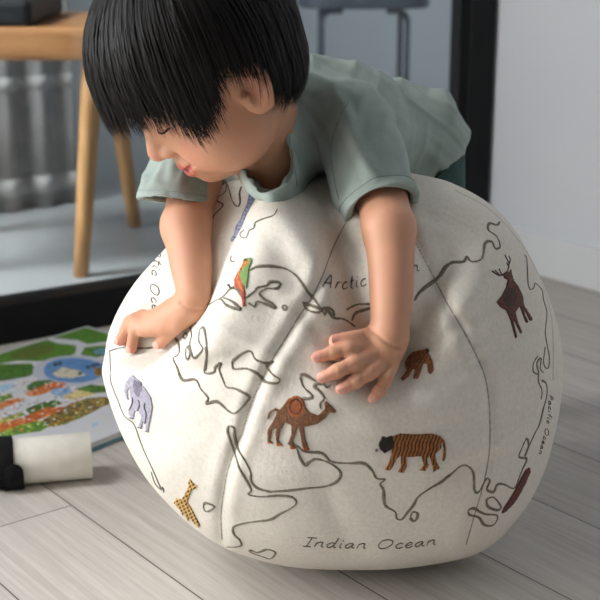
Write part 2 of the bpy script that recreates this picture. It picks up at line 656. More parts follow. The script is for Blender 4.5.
for ix, iy in ((-1, -1), (1, -1), (-1, 1), (1, 1)):
    x0 = sx + ix * .101
    y0 = sy + iy * .11
    P = [(x0 - ix * .05, y0, sz - .006)]
    for k in range(6):
        a = k / 5 * math.pi / 2
        P.append((x0 - ix * .025 + ix * .025 * math.sin(a), y0, sz - .031 + .025 * math.cos(a)))
    P.append((x0, y0, .2))
    P.append((x0 + ix * .004, y0, .002))
    mesh_obj('leg', *tube(np.array(P), .0068, 12), m_st, stool)
P = [(sx - .101, sy - .11, .13), (sx + .101, sy - .11, .13), (sx + .101, sy + .11, .13), (sx - .101, sy + .11, .13)]
mesh_obj('footrest', *join([tube(np.array([P[i], P[(i + 1) % 4]]), .006, 10) for i in range(4)]), m_st, stool)
# ------------------------------------------------------------------ the floor pouf
PC = S(335, 372, 1.294)
OUT = np.array([(102, 350), (108, 325), (118, 304), (133, 282), (150, 262), (166, 244), (186, 216), (206, 192), (230, 176), (262, 168), (300, 166), (340, 166), (380, 168), (412, 173),
                (450, 182), (490, 204), (520, 238), (545, 288), (558, 330), (562, 368), (558, 410), (547, 456), (535, 486), (520, 511), (496, 538), (470, 553), (430, 562), (390, 566),
                (345, 567), (300, 565), (262, 558), (225, 545), (192, 523), (163, 495), (142, 468), (122, 430), (109, 394), (103, 370)], float)
oc = catmull(OUT, 2.0, True)
oa = np.arctan2(372 - oc[:, 1], oc[:, 0] - 335)
orr = np.hypot(372 - oc[:, 1], oc[:, 0] - 335) * .001
od = np.argsort(oa)
oa, orr = oa[od], orr[od]
NA, NB = 560, 280
al = np.linspace(-math.pi, math.pi, NA, endpoint=False)
be = np.linspace(math.pi / 2, -math.pi / 2, NB)
Ra = np.interp(al, np.r_[oa[-1] - 2 * math.pi, oa, oa[0] + 2 * math.pi], np.r_[orr[-1], orr, orr[0]]) * .992
k = np.ones(9) / 9
Ra = np.convolve(np.r_[Ra[-4:], Ra, Ra[:4]], k, 'valid')
vd = (PC - CAM) / np.linalg.norm(PC - CAM)
uu = np.cross(RT, vd)
uu = uu if uu[2] > 0 else -uu
A, B = np.meshgrid(al, be)
RR = np.broadcast_to(Ra, A.shape)
Pp = PC + (np.cos(A) * np.cos(B) * RR)[..., None] * RT + (np.sin(A) * np.cos(B) * RR)[..., None] * uu - (np.sin(B) * .215)[..., None] * vd
Pp = Pp.reshape(-1, 3)
front = np.sin(B).ravel()
pxy = proj(Pp)
wf = sstep(-.15, .25, front)


def seg_dist(P, poly):
    """distance to a polyline, and which side (+ on its right when y points down)"""
    best = np.full(len(P), 1e9)
    side = np.zeros(len(P))
    for a, b in zip(poly[:-1], poly[1:]):
        e = b - a
        t = np.clip(((P - a) @ e) / (e @ e), 0, 1)
        q = P - a - t[:, None] * e
        d = np.hypot(q[:, 0], q[:, 1])
        c = e[0] * q[:, 1] - e[1] * q[:, 0]
        m = d < best
        best[m] = d[m]
        side[m] = np.sign(c[m])
    return best, side


def gauss(x, y, sx_, sy_=None, rot=0):
    sy_ = sy_ or sx_
    dx, dy = pxy[:, 0] - x, pxy[:, 1] - y
    c, s_ = math.cos(rot), math.sin(rot)
    u_, v_ = dx * c + dy * s_, -dx * s_ + dy * c
    return np.exp(-.5 * ((u_ / sx_) ** 2 + (v_ / sy_) ** 2))


push = np.zeros(len(Pp))
# the valley the right arm sinks into, left of a fold that runs down from the collar
ridge = catmull([(262, 178), (240, 212), (224, 250), (208, 290), (192, 318), (165, 345), (140, 372)], 4)
dr, sd = seg_dist(pxy, ridge)
fade = sstep(160, 200, pxy[:, 1]) * (1 - sstep(350, 375, pxy[:, 1]))
left = np.where(sd > 0, np.exp(-(dr / 70) ** 2), np.exp(-(dr / 9) ** 2))
push += .034 * left * fade
push -= .010 * np.where(sd < 0, np.exp(-((dr - 28) / 26) ** 2), 0) * fade
push += .016 * gauss(152, 338, 34, 20, .5)
# hollow under the left hand and the fold beside the left arm
push += .020 * gauss(385, 345, 38, 26, .3)
push += .022 * gauss(345, 262, 15, 50, -.35)
push -= .015 * gauss(300, 235, 42, 17, .85)
push += .012 * gauss(430, 300, 16, 60, .55)
push -= .008 * gauss(470, 285, 20, 60, .35)
push += .020 * gauss(292, 182, 42, 16)
# small creases
for (x, y, a_, b_, r_, h_) in ((500, 330, 40, 5, -.5, .0022), (490, 355, 50, 6, -.45, .0025), (520, 300, 30, 5, -.6, .002), (470, 318, 45, 6, -.6, .0025),
                               (250, 345, 40, 6, .5, -.002), (225, 380, 50, 8, .6, .002), (300, 300, 40, 7, .4, -.002), (320, 335, 30, 6, .9, .002),
                               (440, 430, 60, 8, -.25, .002), (470, 470, 40, 6, -.3, .0022), (500, 440, 30, 5, -.4, -.002), (520, 420, 30, 4, -.6, .0018),
                               (190, 440, 60, 8, .9, .0018), (280, 520, 60, 7, .1, .0016), (400, 525, 70, 7, -.05, .0016), (345, 470, 70, 9, -.1, -.0016),
                               (130, 335, 25, 5, .2, -.0035), (140, 310, 30, 6, -.8, .003), (420, 215, 40, 6, .3, .002), (450, 240, 40, 7, .5, -.0022)):
    push += h_ * gauss(x, y, a_, b_, r_)
SEAMS = [
    [(346, 222), (333, 248), (322, 277), (311, 299), (298, 318), (284, 341), (271, 362), (259, 386), (250, 407), (243, 430), (234, 452), (228, 470), (224, 490), (221, 515), (222, 540)],
    [(402, 205), (413, 237), (430, 270), (447, 303), (463, 330), (477, 357), (485, 377), (489, 402), (490, 430), (489, 455), (484, 482), (476, 510), (466, 545)],
    [(455, 190), (480, 203), (497, 216), (515, 236), (530, 258), (541, 281), (550, 310), (553, 340), (553, 380)],
    [(236, 190), (205, 226), (178, 268), (150, 300), (128, 330), (116, 360)],
]
for s_ in SEAMS[:3]:
    ds, _ = seg_dist(pxy, catmull(s_, 4))
    push += .0022 * np.exp(-(ds / 5.0) ** 2) - .0010 * np.exp(-((ds - 12) / 7.0) ** 2)
for i in range(60):                                      # gentle unevenness of the filling
    x, y = rng.uniform(100, 560), rng.uniform(180, 560)
    push += rng.normal() * .0012 * gauss(x, y, rng.uniform(12, 40), rng.uniform(8, 22), rng.uniform(0, 3))
Pp = Pp + (1.3 * push * wf)[:, None] * vd
z = Pp[:, 2]
kk = .016
z = np.where(z > kk, z, np.where(z < -kk, 0, (z + kk) ** 2 / (4 * kk)))
Pp[:, 2] = z
idx = np.arange(NA * NB).reshape(NB, NA)
nx = np.roll(idx, -1, 1)
Fq = np.stack([idx[:-1], nx[:-1], nx[1:], idx[1:]], -1).reshape(-1, 4)
# orientation: make normals face outward
a0, b0, c0 = Pp[Fq[NA * 40 + 5][0]], Pp[Fq[NA * 40 + 5][1]], Pp[Fq[NA * 40 + 5][2]]
if np.dot(np.cross(b0 - a0, c0 - a0), a0 - PC) < 0:
    Fq = Fq[:, ::-1]

m_cloth, t, b = base_mat('cream_cotton_canvas', (226, 222, 214), .85, .2)
tc = t.nodes.new('ShaderNodeTexCoord')
n1 = t.nodes.new('ShaderNodeTexNoise')
n1.inputs['Scale'].default_value = 900
n1.inputs['Detail'].default_value = 2
n2 = t.nodes.new('ShaderNodeTexNoise')
n2.inputs['Scale'].default_value = 260
n2.inputs['Detail'].default_value = 5
ad = t.nodes.new('ShaderNodeMath')
ad.operation = 'ADD'
bp = t.nodes.new('ShaderNodeBump')
bp.inputs['Strength'].default_value = .35
bp.inputs['Distance'].default_value = .0012
for n_ in (n1, n2):
    t.links.new(tc.outputs['Object'], n_.inputs['Vector'])
t.links.new(n1.outputs['Fac'], ad.inputs[0])
t.links.new(n2.outputs['Fac'], ad.inputs[1])
t.links.new(ad.outputs[0], bp.inputs['Height'])
t.links.new(bp.outputs['Normal'], b.inputs['Normal'])
r = t.nodes.new('ShaderNodeValToRGB')
r.color_ramp.elements[0].position, r.color_ramp.elements[1].position = .3, .7
r.color_ramp.elements[0].color = (*lin((213, 206, 194)), 1)
r.color_ramp.elements[1].color = (*lin((224, 218, 207)), 1)
t.links.new(n2.outputs['Fac'], r.inputs['Fac'])
t.links.new(r.outputs['Color'], b.inputs['Base Color'])

pouf = empty('floor_pouf', (PC[0], PC[1], 0), 'round cream cloth floor pouf with embroidered world map and animals, child leaning on it', 'pouf')
mesh_obj('cushion', Pp, Fq.tolist(), m_cloth, pouf)
bvh = BVHTree.FromPolygons([Vector(p) for p in Pp], Fq.tolist())


def hit(x, y):
    r_ = ray(x, y)
    r_ = r_ / np.linalg.norm(r_)
    loc, nor, i, d = bvh.ray_cast(Vector(CAM), Vector(r_))
    if loc is None:
        return None, None
    nor = np.array(nor)
    if nor @ r_ > 0:
        nor = -nor
    return np.array(loc), nor


def depth_at(x, y):
    p, n_ = hit(x, y)
    return (p - CAM) @ FW


def thread_mat(name, rgb, rgb2=None):
    return noise_mat(name, rgb, rgb2, 350, .6, .35, bump=.6, bscale=900, fac=(.4, .6))


def ribbon(poly, w=2.3, h=.0008, closed=False, vary=.35, smooth=True, step=1.5):
    """a raised line of stitching lying on the cloth; w in millimetres"""
    P = catmull(poly, step, closed) if smooth else np.asarray(poly, float)
    pts, nrm = [], []
    for x, y in P:
        p, n_ = hit(x, y)
        if p is None:
            if len(pts) > 2:
                break
            pts, nrm = [], []
            continue
        if pts and np.linalg.norm(p - pts[-1]) > .045:
            if len(pts) > 3:
                break
            pts, nrm = [], []
        pts.append(p)
        nrm.append(n_)
    if len(pts) < 3:
        return None
    pts, nrm = np.array(pts), np.array(nrm)
    n = len(pts)
    T = np.gradient(pts, axis=0)
    T /= np.linalg.norm(T, axis=1, keepdims=True) + 1e-9
    Sd = np.cross(T, nrm)
    Sd /= np.linalg.norm(Sd, axis=1, keepdims=True) + 1e-9
    ph = rng.uniform(0, 6)
    ww = .001 * w * .5 * (1 + vary * np.sin(np.arange(n) * step * .12 + ph) + .12 * rng.normal(size=n))
    if not closed:
        ww[0] *= .4
        ww[-1] *= .4
    V = []
    for s_, e in ((-1, -.0006), (-.8, .6 * h), (0, h), (.8, .6 * h), (1, -.0006)):
        V.append(pts + Sd * (s_ * ww)[:, None] + nrm * e)
    V = np.stack(V, 1).reshape(-1, 3)
    Fc = []
    for i in range(n - 1):
        for j in range(4):
            Fc.append((i * 5 + j, i * 5 + j + 1, i * 5 + 6 + j, i * 5 + 5 + j))
    return V, Fc


def stitched(name, lines, mat, label=None, **kw):
    parts = [p for p in (ribbon(l, **kw) for l in lines) if p]
    o = mesh_obj(name, *join(parts), mat, pouf)
    if label:
        o['label'] = label
    return o


def C(crop, sc_, pts):
    return [(crop[0] + x / sc_, crop[1] + y / sc_) for x, y in pts]


def patch(name, polys, mats, label=None, h=.0011, res=.55, inked=None):
    """stitched filled shapes: list of (polygon px, material index or function); later ones lie over earlier ones"""
    allp = np.concatenate([np.asarray(p, float) for p, _ in polys])
    lo, hi = allp.min(0) - 1, allp.max(0) + 1
    gx = np.arange(lo[0], hi[0], res)
    gy = np.arange(lo[1], hi[1], res)
    X, Y = np.meshgrid(gx + res / 2, gy + res / 2)
    mi = np.full(X.shape, -1)
    for p, f in polys:
        m = pip(p, X, Y)
        mi[m] = f(X, Y)[m] if callable(f) else f
    vid, V, Fc, MI = {}, [], [], []

    def vert(i, j):
        if (i, j) not in vid:
            x, y = gx[0] + j * res, gy[0] + i * res
            p, n_ = hit(x, y)
            if p is None:
                return None
            edge = any((not (0 <= i + a < mi.shape[0] and 0 <= j + b_ < mi.shape[1])) or mi[i + a, j + b_] < 0 for a in (-1, 0) for b_ in (-1, 0))
            vid[(i, j)] = len(V)
            V.append(p + n_ * (-.0004 if edge else h + rng.uniform(-.00025, .00025)))
        return vid[(i, j)]
    for i, j in np.argwhere(mi >= 0):
        q = [vert(i, j), vert(i, j + 1), vert(i + 1, j + 1), vert(i + 1, j)]
        if None in q:
            continue
        Fc.append(tuple(q[::-1]))
        MI.append(int(mi[i, j]))
    o = mesh_obj(name, V, Fc, mats, pouf, mi=MI)
    if label:
        o['label'] = label
    return o


m_line = thread_mat('olive_grey_thread', (126, 118, 101), (103, 97, 82))
m_thin = thread_mat('grey_thread', (120, 116, 106), (98, 95, 86))
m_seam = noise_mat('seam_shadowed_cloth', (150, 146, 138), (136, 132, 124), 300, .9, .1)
z6, b1, b2, b3, c4, c5, z7, z8, h6, l6 = ((100, 200), 2.727), ((100, 380), 2.727), ((250, 380), 3), ((400, 380), 2.727), ((200, 160), 3.75), ((0, 280), 2.5), ((280, 200), 2.725), ((400, 200), 3), ((300, 320), 6), ((110, 360), 3)
OPEN = [
    C(*z6, [(205, 375), (215, 395), (215, 420), (200, 432), (210, 455), (225, 490), (260, 490), (275, 515), (295, 540), (290, 555), (320, 550), (350, 575), (370, 580), (400, 550), (405, 535), (370, 515), (345, 510), (335, 490), (325, 460), (330, 445), (315, 455), (310, 470), (285, 470), (290, 430), (288, 400)]),
    C(*z6, [(245, 345), (250, 370), (245, 395), (255, 430), (270, 420), (280, 405), (270, 385), (272, 355), (282, 348), (288, 370), (292, 420), (288, 465)]),
    C(*c4, [(185, 415), (215, 400), (270, 398), (325, 410), (365, 440), (400, 490), (430, 525), (455, 560), (470, 580), (475, 555), (495, 562), (505, 585)]),
    C(*c4, [(385, 530), (400, 560), (440, 572), (455, 560), (425, 548), (385, 535)]),
    C(*c4, [(75, 520), (95, 505), (112, 485), (135, 480), (165, 515), (200, 495), (215, 478), (250, 470), (262, 457), (298, 460), (290, 480), (250, 482), (222, 500), (240, 522), (270, 540), (280, 555), (215, 530), (205, 550), (180, 535)]),
    C(*c4, [(30, 545), (75, 522), (100, 545), (150, 560), (120, 530), (85, 515)]),
    C(*c4, [(120, 360), (114, 370), (120, 382), (134, 378)]),
    C(*z7, [(105, 305), (125, 295), (145, 320), (175, 325), (205, 345)]),
    C(*z7, [(180, 300), (210, 285), (250, 283)]),
    C(*z7, [(195, 330), (207, 308), (250, 293)]),
    C(*z7, [(365, 275), (385, 250), (430, 212), (450, 180), (465, 172)]),
    C(*b1, [(350, 125), (348, 140), (355, 165), (368, 200), (380, 240), (400, 275), (412, 300), (405, 312), (440, 318), (490, 315), (525, 320), (535, 335), (520, 350), (490, 365), (465, 380), (430, 385), (395, 390), (365, 400), (365, 420), (380, 435), (385, 450), (370, 455), (345, 455)]),
    C(*b1, [(350, 125), (365, 130), (368, 155), (378, 190), (395, 220), (410, 250), (412, 275), (430, 295), (470, 305)]) + C(*b2, [(50, 335), (110, 332), (170, 325), (230, 318), (265, 300), (270, 275), (240, 250), (200, 237), (180, 245), (165, 255), (150, 235), (140, 205), (125, 182)]),
    C(*b2, [(112, 190), (140, 197), (165, 215), (215, 220), (245, 245), (300, 250), (340, 250), (365, 270), (380, 295), (405, 298), (390, 312), (400, 330), (405, 375), (435, 395), (440, 415), (455, 418), (470, 400), (490, 375), (505, 350), (540, 325), (575, 305), (598, 285)]) + C(*b3, [(130, 265), (165, 235), (185, 235), (200, 255), (203, 300), (215, 305), (235, 270), (245, 275), (237, 298), (255, 305), (265, 285), (285, 285), (310, 295), (325, 265), (335, 240), (345, 215), (325, 210), (330, 190), (345, 160), (350, 180), (340, 207), (365, 150), (380, 120), (390, 80), (400, 40), (398, 10), (385, 0)]),
    C(*z8, [(45, 300), (60, 275), (100, 240), (125, 225), (150, 190), (190, 185), (200, 170), (215, 185), (245, 175), (255, 130), (275, 125), (285, 145), (300, 140), (290, 110), (265, 90), (268, 70), (290, 75), (300, 65)]),
    C(*h6, [(0, 330), (30, 330), (100, 370)]),
    C(*h6, [(0, 340), (20, 400), (70, 450), (60, 470), (10, 470)]),
    C(*h6, [(185, 390), (160, 405), (140, 385), (95, 385), (85, 400), (120, 430), (145, 470), (120, 500), (125, 535)]),
]
CLOSED = [
    C(*z6, [(235, 405), (240, 400), (246, 415), (240, 435), (234, 425)]),
    C(*z6, [(226, 372), (232, 364), (238, 370), (233, 379)]),
    C(*z6, [(360, 440), (385, 420), (410, 412), (425, 435), (455, 445), (472, 440), (455, 452), (470, 475), (490, 490), (480, 500), (450, 495), (430, 475), (400, 460), (365, 460)]),
    C(*c4, [(307, 550), (317, 544), (326, 555), (315, 562)]),
    C(*b2, [(480, 412), (488, 396), (502, 400), (500, 416), (488, 423)]),
    C(*b3, [(235, 325), (255, 320), (275, 345), (265, 355), (240, 345)]),
    C(*b3, [(185, 355), (200, 350), (230, 365), (265, 370), (255, 395), (230, 395), (215, 375), (190, 368)]),
    C(*b1, [(282, 340), (290, 335), (312, 345), (295, 358), (285, 355)]),
    C(*b1, [(410, 462), (430, 470), (455, 462), (478, 470), (465, 487), (440, 480), (412, 470)]),
]
THIN = [
    C(*z6, [(290, 190), (275, 210), (240, 220), (210, 235), (205, 255), (185, 265), (170, 290), (155, 290), (152, 275)]) if False else C(*c4, [(290, 185), (275, 208), (240, 220), (208, 235), (203, 255), (185, 265), (175, 290), (155, 290), (152, 275), (168, 262)]),
    C(*c4, [(100, 82), (95, 120), (70, 138), (66, 155), (85, 165), (80, 180), (55, 205), (42, 240), (28, 262)]),
    C(*c4, [(100, 85), (110, 115), (122, 155), (140, 175), (150, 160), (148, 125), (155, 100)]),
    C(*c5, [(272, 178), (300, 170), (330, 170), (365, 171), (400, 166)]),
    C(*c5, [(275, 180), (276, 220), (278, 255), (295, 300), (312, 340), (335, 360), (350, 400), (362, 430), (385, 480), (404, 525)]),
    C(*b1, [(140, 250), (150, 280), (165, 297), (172, 292), (174, 306)]),
    [(x - 5, y) for x, y in C(*z8, [(388, 165), (395, 180), (400, 260), (415, 265), (420, 250), (440, 270), (445, 300), (455, 340), (450, 400), (462, 470), (458, 505), (445, 490), (450, 440)])],
    [(x - 5, y) for x, y in C(*z8, [(428, 468), (415, 490), (415, 515), (430, 520), (425, 490), (438, 475), (435, 505), (445, 518)])],
    [(x - 5, y) for x, y in C(*z8, [(430, 520), (430, 545), (440, 570), (438, 598)])],
]
for l in CLOSED:
    OPEN.append(l + l[:1])
for l_ in OPEN:
    stitched('map_outline', [l_], m_line, w=2.4)
for l_ in THIN:
    stitched('coast_outline', [l_], m_thin, w=1.6)
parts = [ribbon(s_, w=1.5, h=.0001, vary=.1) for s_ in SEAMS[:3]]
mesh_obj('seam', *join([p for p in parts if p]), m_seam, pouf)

# ---- hand lettering
GL = {
    'I': (.75, [[(.1, 1), (.75, 1)], [(.42, 1), (.3, 0)], [(0, 0), (.6, 0)]]),
    'n': (.72, [[(.08, .55), (.02, 0)], [(.05, .35), (.25, .55), (.45, .5), (.45, .1), (.6, .03)]]),
    'd': (.75, [[(.5, .45), (.3, .55), (.05, .3), (.1, .03), (.3, .02), (.5, .4)], [(.6, 1.1), (.5, .35), (.5, .05), (.68, .05)]]),
    'i': (.4, [[(.12, .55), (.08, .1), (.25, .02)], [(.15, .78), (.17, .82), (.18, .8)]]),
    'a': (.75, [[(.5, .5), (.3, .55), (.04, .3), (.1, .03), (.3, .05), (.5, .45), (.48, .1), (.66, .03)]]),
    'O': (1.1, [[(.5, 1), (.15, .85), (.02, .4), (.2, .03), (.6, .05), (.9, .45), (.85, .85), (.5, 1.02), (.4, .95)]]),
    'c': (.6, [[(.45, .48), (.25, .56), (.04, .3), (.12, .03), (.35, .03), (.5, .15)]]),
    'e': (.62, [[(.08, .25), (.4, .35), (.42, .5), (.22, .56), (.04, .3), (.12, .03), (.35, .02), (.52, .15)]]),
    'A': (.95, [[(0, 0), (.35, 1), (.7, 0)], [(.12, .35), (.62, .38)]]),
    'r': (.55, [[(.1, .55), (.06, 0)], [(.08, .3), (.22, .52), (.42, .55)]]),
    't': (.5, [[(.22, .95), (.15, .1), (.35, .02)], [(0, .58), (.42, .6)]]),
    'l': (.35, [[(.15, 1.05), (.1, .1), (.25, .02)]]),
    'P': (.8, [[(.12, 1), (.05, 0)], [(.05, .95), (.4, 1.02), (.6, .8), (.45, .52), (.08, .48)]]),
    'f': (.5, [[(.45, 1), (.3, 1.05), (.2, .8), (.15, 0)], [(.02, .55), (.38, .57)]]),
    ' ': (.55, []),
}


def lettering(text, base, size, track=1.0):
    B_ = catmull(base, 1.0)
    seg = np.r_[0, np.cumsum(np.linalg.norm(np.diff(B_, axis=0), axis=1))]
    W_ = sum(GL[c][0] for c in text)
    sxx = seg[-1] / W_
    x0, lines = 0, []
    for ch in text:
        w_, strokes = GL[ch]
        for st in strokes:
            q = []
            for gx_, gy_ in (catmull(st, .12) if len(st) > 2 else np.array([st[0], np.mean(st, 0), st[1]])):
                s_ = min(max((x0 + gx_ * .92 + (gy_ - .3) * .22) * sxx, 0), seg[-1])
                bx, by = np.interp(s_, seg, B_[:, 0]), np.interp(s_, seg, B_[:, 1])
                i = min(np.searchsorted(seg, s_), len(B_) - 2)
                tx, ty = B_[i + 1] - B_[i]
                ln = math.hypot(tx, ty) + 1e-9
                q.append((bx + ty / ln * gy_ * size, by - tx / ln * gy_ * size))
            lines.append(q)
        x0 += w_
    return lines


m_text = thread_mat('dark_brown_thread', (92, 84, 74), (74, 68, 60))
stitched('ocean_lettering', lettering('Indian Ocean', [(303, 546), (350, 548), (400, 548), (439, 544)], 8.8), m_text, 'stitched words Indian Ocean', w=1.05, vary=.2, step=1.0)
stitched('ocean_lettering', lettering('Arctic', [(323, 287), (345, 289), (369, 285)], 12.5) + lettering('Ocean', [(374, 284), (395, 279), (422, 270)], 12), m_text, 'stitched words Arctic Ocean', w=1.1, vary=.2, step=1.0)
stitched('ocean_lettering', lettering('Atlantic Ocean', [(170, 222), (157, 252), (151, 280), (152, 305), (158, 330)], 8.5), m_thin, 'stitched words Atlantic Ocean', w=1.0, vary=.2, step=1.0)
stitched('ocean_lettering', lettering('Pacific Ocean', [(549, 395), (546, 425), (538, 455)], 4), m_thin, 'small stitched words near right edge', w=.7, vary=.2, step=1.0)

# ---- embroidered animals
th = lambda n_, a_, b_=None: thread_mat(n_ + '_thread', a_, b_)
brown, brown2, rust = th('camel_brown', (134, 92, 62), (112, 74, 48)), th('dark_brown_fur', (92, 62, 44), (74, 48, 34)), th('rust_orange', (176, 98, 48), (150, 78, 36))
orange, black = th('tiger_orange', (184, 118, 60), (162, 98, 46)), th('black', (52, 42, 36), (40, 32, 28))
grey, grey2 = th('elephant_grey', (176, 172, 184), (156, 152, 168)), th('elephant_dark_grey', (128, 124, 138), (110, 106, 122))
gold, gbr = th('giraffe_gold', (222, 182, 108), (208, 164, 90)), th('giraffe_brown', (96, 64, 38), (80, 52, 30))
deer1, deer2 = th('deer_brown', (112, 66, 50), (94, 54, 42)), th('deer_dark', (80, 52, 40), (68, 42, 34))
bear1, bear2 = th('bear_brown', (164, 110, 72), (140, 88, 56)), th('bear_dark', (98, 62, 42), (80, 50, 34))
green, red, org2 = th('parrot_green', (130, 164, 96), (112, 148, 80)), th('parrot_red', (190, 92, 70), (172, 76, 58)), th('parrot_orange', (206, 128, 58), (184, 104, 44))
blue, blue2 = th('whale_blue_grey', (150, 156, 178), (126, 134, 160)), th('whale_dark', (104, 110, 136), (90, 96, 122))
rr1, rr2 = th('reddish_brown', (122, 68, 54), (104, 56, 44)), th('dark_reddish', (84, 50, 44), (72, 42, 38))


def ellipse(x, y, a, b_, rot=0, n=28):
    return [(x + a * math.cos(q) * math.cos(rot) - b_ * math.sin(q) * math.sin(rot), y + a * math.cos(q) * math.sin(rot) + b_ * math.sin(q) * math.cos(rot)) for q in np.linspace(0, 2 * math.pi, n, endpoint=False)]


patch('embroidered_camel', [
    (C(*b2, [(50, 115), (55, 97), (75, 83), (88, 88), (100, 75), (115, 55), (135, 48), (155, 55), (165, 80), (180, 98), (205, 105), (224, 86), (222, 68), (228, 62), (236, 70), (260, 92), (255, 101), (240, 97), (226, 115), (205, 131), (175, 139), (162, 141), (166, 175), (174, 198), (178, 208), (162, 210), (155, 195), (150, 160), (144, 141), (136, 165), (130, 185), (136, 203), (124, 206), (114, 190), (124, 160), (124, 137), (106, 127), (92, 150), (86, 180), (98, 196), (80, 196), (75, 160), (78, 143), (66, 152), (61, 180), (70, 191), (52, 189), (51, 150), (66, 127), (76, 108), (80, 94), (70, 93), (60, 103), (56, 118)]), 0),
    (C(*b2, [(52, 183), (70, 186), (70, 192), (51, 190)]), 1), (C(*b2, [(80, 188), (98, 192), (98, 198), (78, 198)]), 1), (C(*b2, [(120, 198), (138, 200), (136, 208), (120, 208)]), 1), (C(*b2, [(158, 200), (178, 203), (180, 211), (160, 212)]), 1),
    (C(*b2, ellipse(138, 79, 27, 32)), 1), (C(*b2, ellipse(138, 79, 20, 24)), 2), (C(*b2, ellipse(138, 80, 15, 19)), 1)], [brown, rust, brown2], 'brown stitched camel with orange saddle', res=.5)
stripe = lambda X, Y: np.where(np.sin((X + .25 * Y + .5 * np.sin(Y * .5)) * 2 * math.pi / 3.6) > .35, 1, 0)
patch('embroidered_tiger', [
    (C(*b2, [(425, 170), (450, 160), (500, 163), (545, 160), (570, 168), (583, 182), (588, 205), (586, 230), (581, 246), (576, 240), (581, 205), (574, 186), (574, 205), (556, 222), (560, 245), (570, 264), (550, 276), (546, 255), (538, 230), (531, 237), (536, 255), (526, 273), (508, 271), (520, 255), (514, 230), (480, 231), (470, 232), (471, 258), (462, 278), (443, 276), (452, 258), (452, 228), (440, 237), (430, 258), (420, 271), (402, 269), (414, 250), (424, 222)]), stripe),
    (C(*b2, [(385, 190), (392, 178), (394, 170), (402, 168), (408, 173), (424, 166), (431, 182), (426, 208), (415, 214), (404, 221), (396, 214), (388, 208)]), 1),
    (C(*b2, ellipse(379, 211, 5, 5)), 2)], [orange, black, grey2], 'orange stitched tiger with dark stripes', res=.45)
patch('embroidered_elephant', [
    (C(*l6, [(62, 78), (85, 68), (105, 80), (124, 110), (130, 140), (126, 165), (121, 190), (116, 216), (107, 213), (108, 190), (101, 185), (96, 206), (85, 202), (95, 170), (86, 152), (76, 155), (73, 176), (65, 172), (55, 160), (65, 130), (60, 100)]), 0),
    (C(*l6, [(44, 88), (49, 65), (60, 50), (70, 43), (80, 55), (96, 66), (98, 90), (86, 108), (75, 92), (62, 84), (55, 92), (56, 112), (60, 120), (52, 120), (46, 106)]), 0),
    (C(*l6, [(74, 58), (96, 68), (100, 88), (88, 112), (76, 98), (72, 80)]), 1)], [grey, grey2], 'lilac grey stitched elephant', res=.5)
for l_ in ([(60, 150), (70, 128), (72, 110)], [(86, 152), (92, 132), (88, 118)], [(108, 190), (112, 160), (106, 140), (108, 128)], [(86, 200), (98, 204)], [(60, 172), (72, 176)], [(108, 212), (117, 214)]):
    stitched('outline_stitches', [C(*l6, l_)], grey2, w=.9, vary=.1, step=.8, h=.0022).parent = bpy.data.objects['embroidered_elephant']
patch('embroidered_giraffe', [
    (C(*l6, [(236, 362), (240, 354), (250, 368), (263, 376), (256, 386), (248, 386), (240, 405), (233, 425), (246, 445), (256, 465), (270, 490), (268, 504), (254, 490), (240, 471), (236, 486), (228, 471), (222, 452), (219, 472), (214, 452), (204, 442), (192, 426), (199, 414), (215, 418), (225, 400), (235, 380)]),
     lambda X, Y: np.where((np.sin(X * 1.25 + Y * .45) * np.sin(Y * 1.15 - X * .4)) > .12, 1, 0))], [gold, gbr], 'yellow stitched giraffe with brown spots', res=.42)
deer_o = patch('embroidered_deer', [
    (C(*z8, [(308, 226), (318, 212), (326, 216), (332, 204), (334, 220), (340, 240), (355, 260), (368, 290), (371, 315), (384, 336), (397, 357), (394, 364), (388, 362), (372, 330), (374, 345), (385, 366), (380, 371), (375, 366), (358, 320), (346, 338), (354, 370), (366, 398), (360, 402), (343, 366), (339, 362), (351, 412), (345, 416), (330, 360), (318, 332), (300, 322), (288, 307), (293, 300), (304, 287), (317, 262), (322, 240), (312, 236)]), 0),
    (C(*z8, [(320, 262), (345, 268), (350, 295), (335, 320), (315, 318), (305, 300)]), 1)], [deer1, deer2], 'dark brown stitched deer', res=.45)
antl = stitched('deer_antlers', [C(*z8, q) for q in ([(322, 214), (326, 192), (314, 165)], [(326, 195), (330, 180), (326, 168)], [(318, 218), (298, 226), (274, 212)], [(298, 226), (284, 210)], [(305, 224), (296, 206)], [(326, 200), (319, 188)])], deer2, w=1.5, vary=.1, step=.8)
antl.parent = deer_o
patch('embroidered_bear', [
    (C(*z7, [(350, 425), (362, 414), (378, 410), (400, 406), (405, 416), (416, 440), (419, 465), (411, 476), (402, 470), (400, 447), (391, 447), (386, 462), (376, 487), (362, 487), (367, 462), (361, 462), (351, 482), (336, 494), (328, 487), (345, 465), (340, 445)]), lambda X, Y: np.where(np.sin(X * 1.7 + Y * 1.1) + np.sin(Y * 2.3 - X) > .9, 1, 0)),
    (C(*z7, [(395, 408), (402, 403), (408, 412), (402, 420)]), 1)], [bear1, bear2], 'brown stitched bear beside the hand', res=.45)
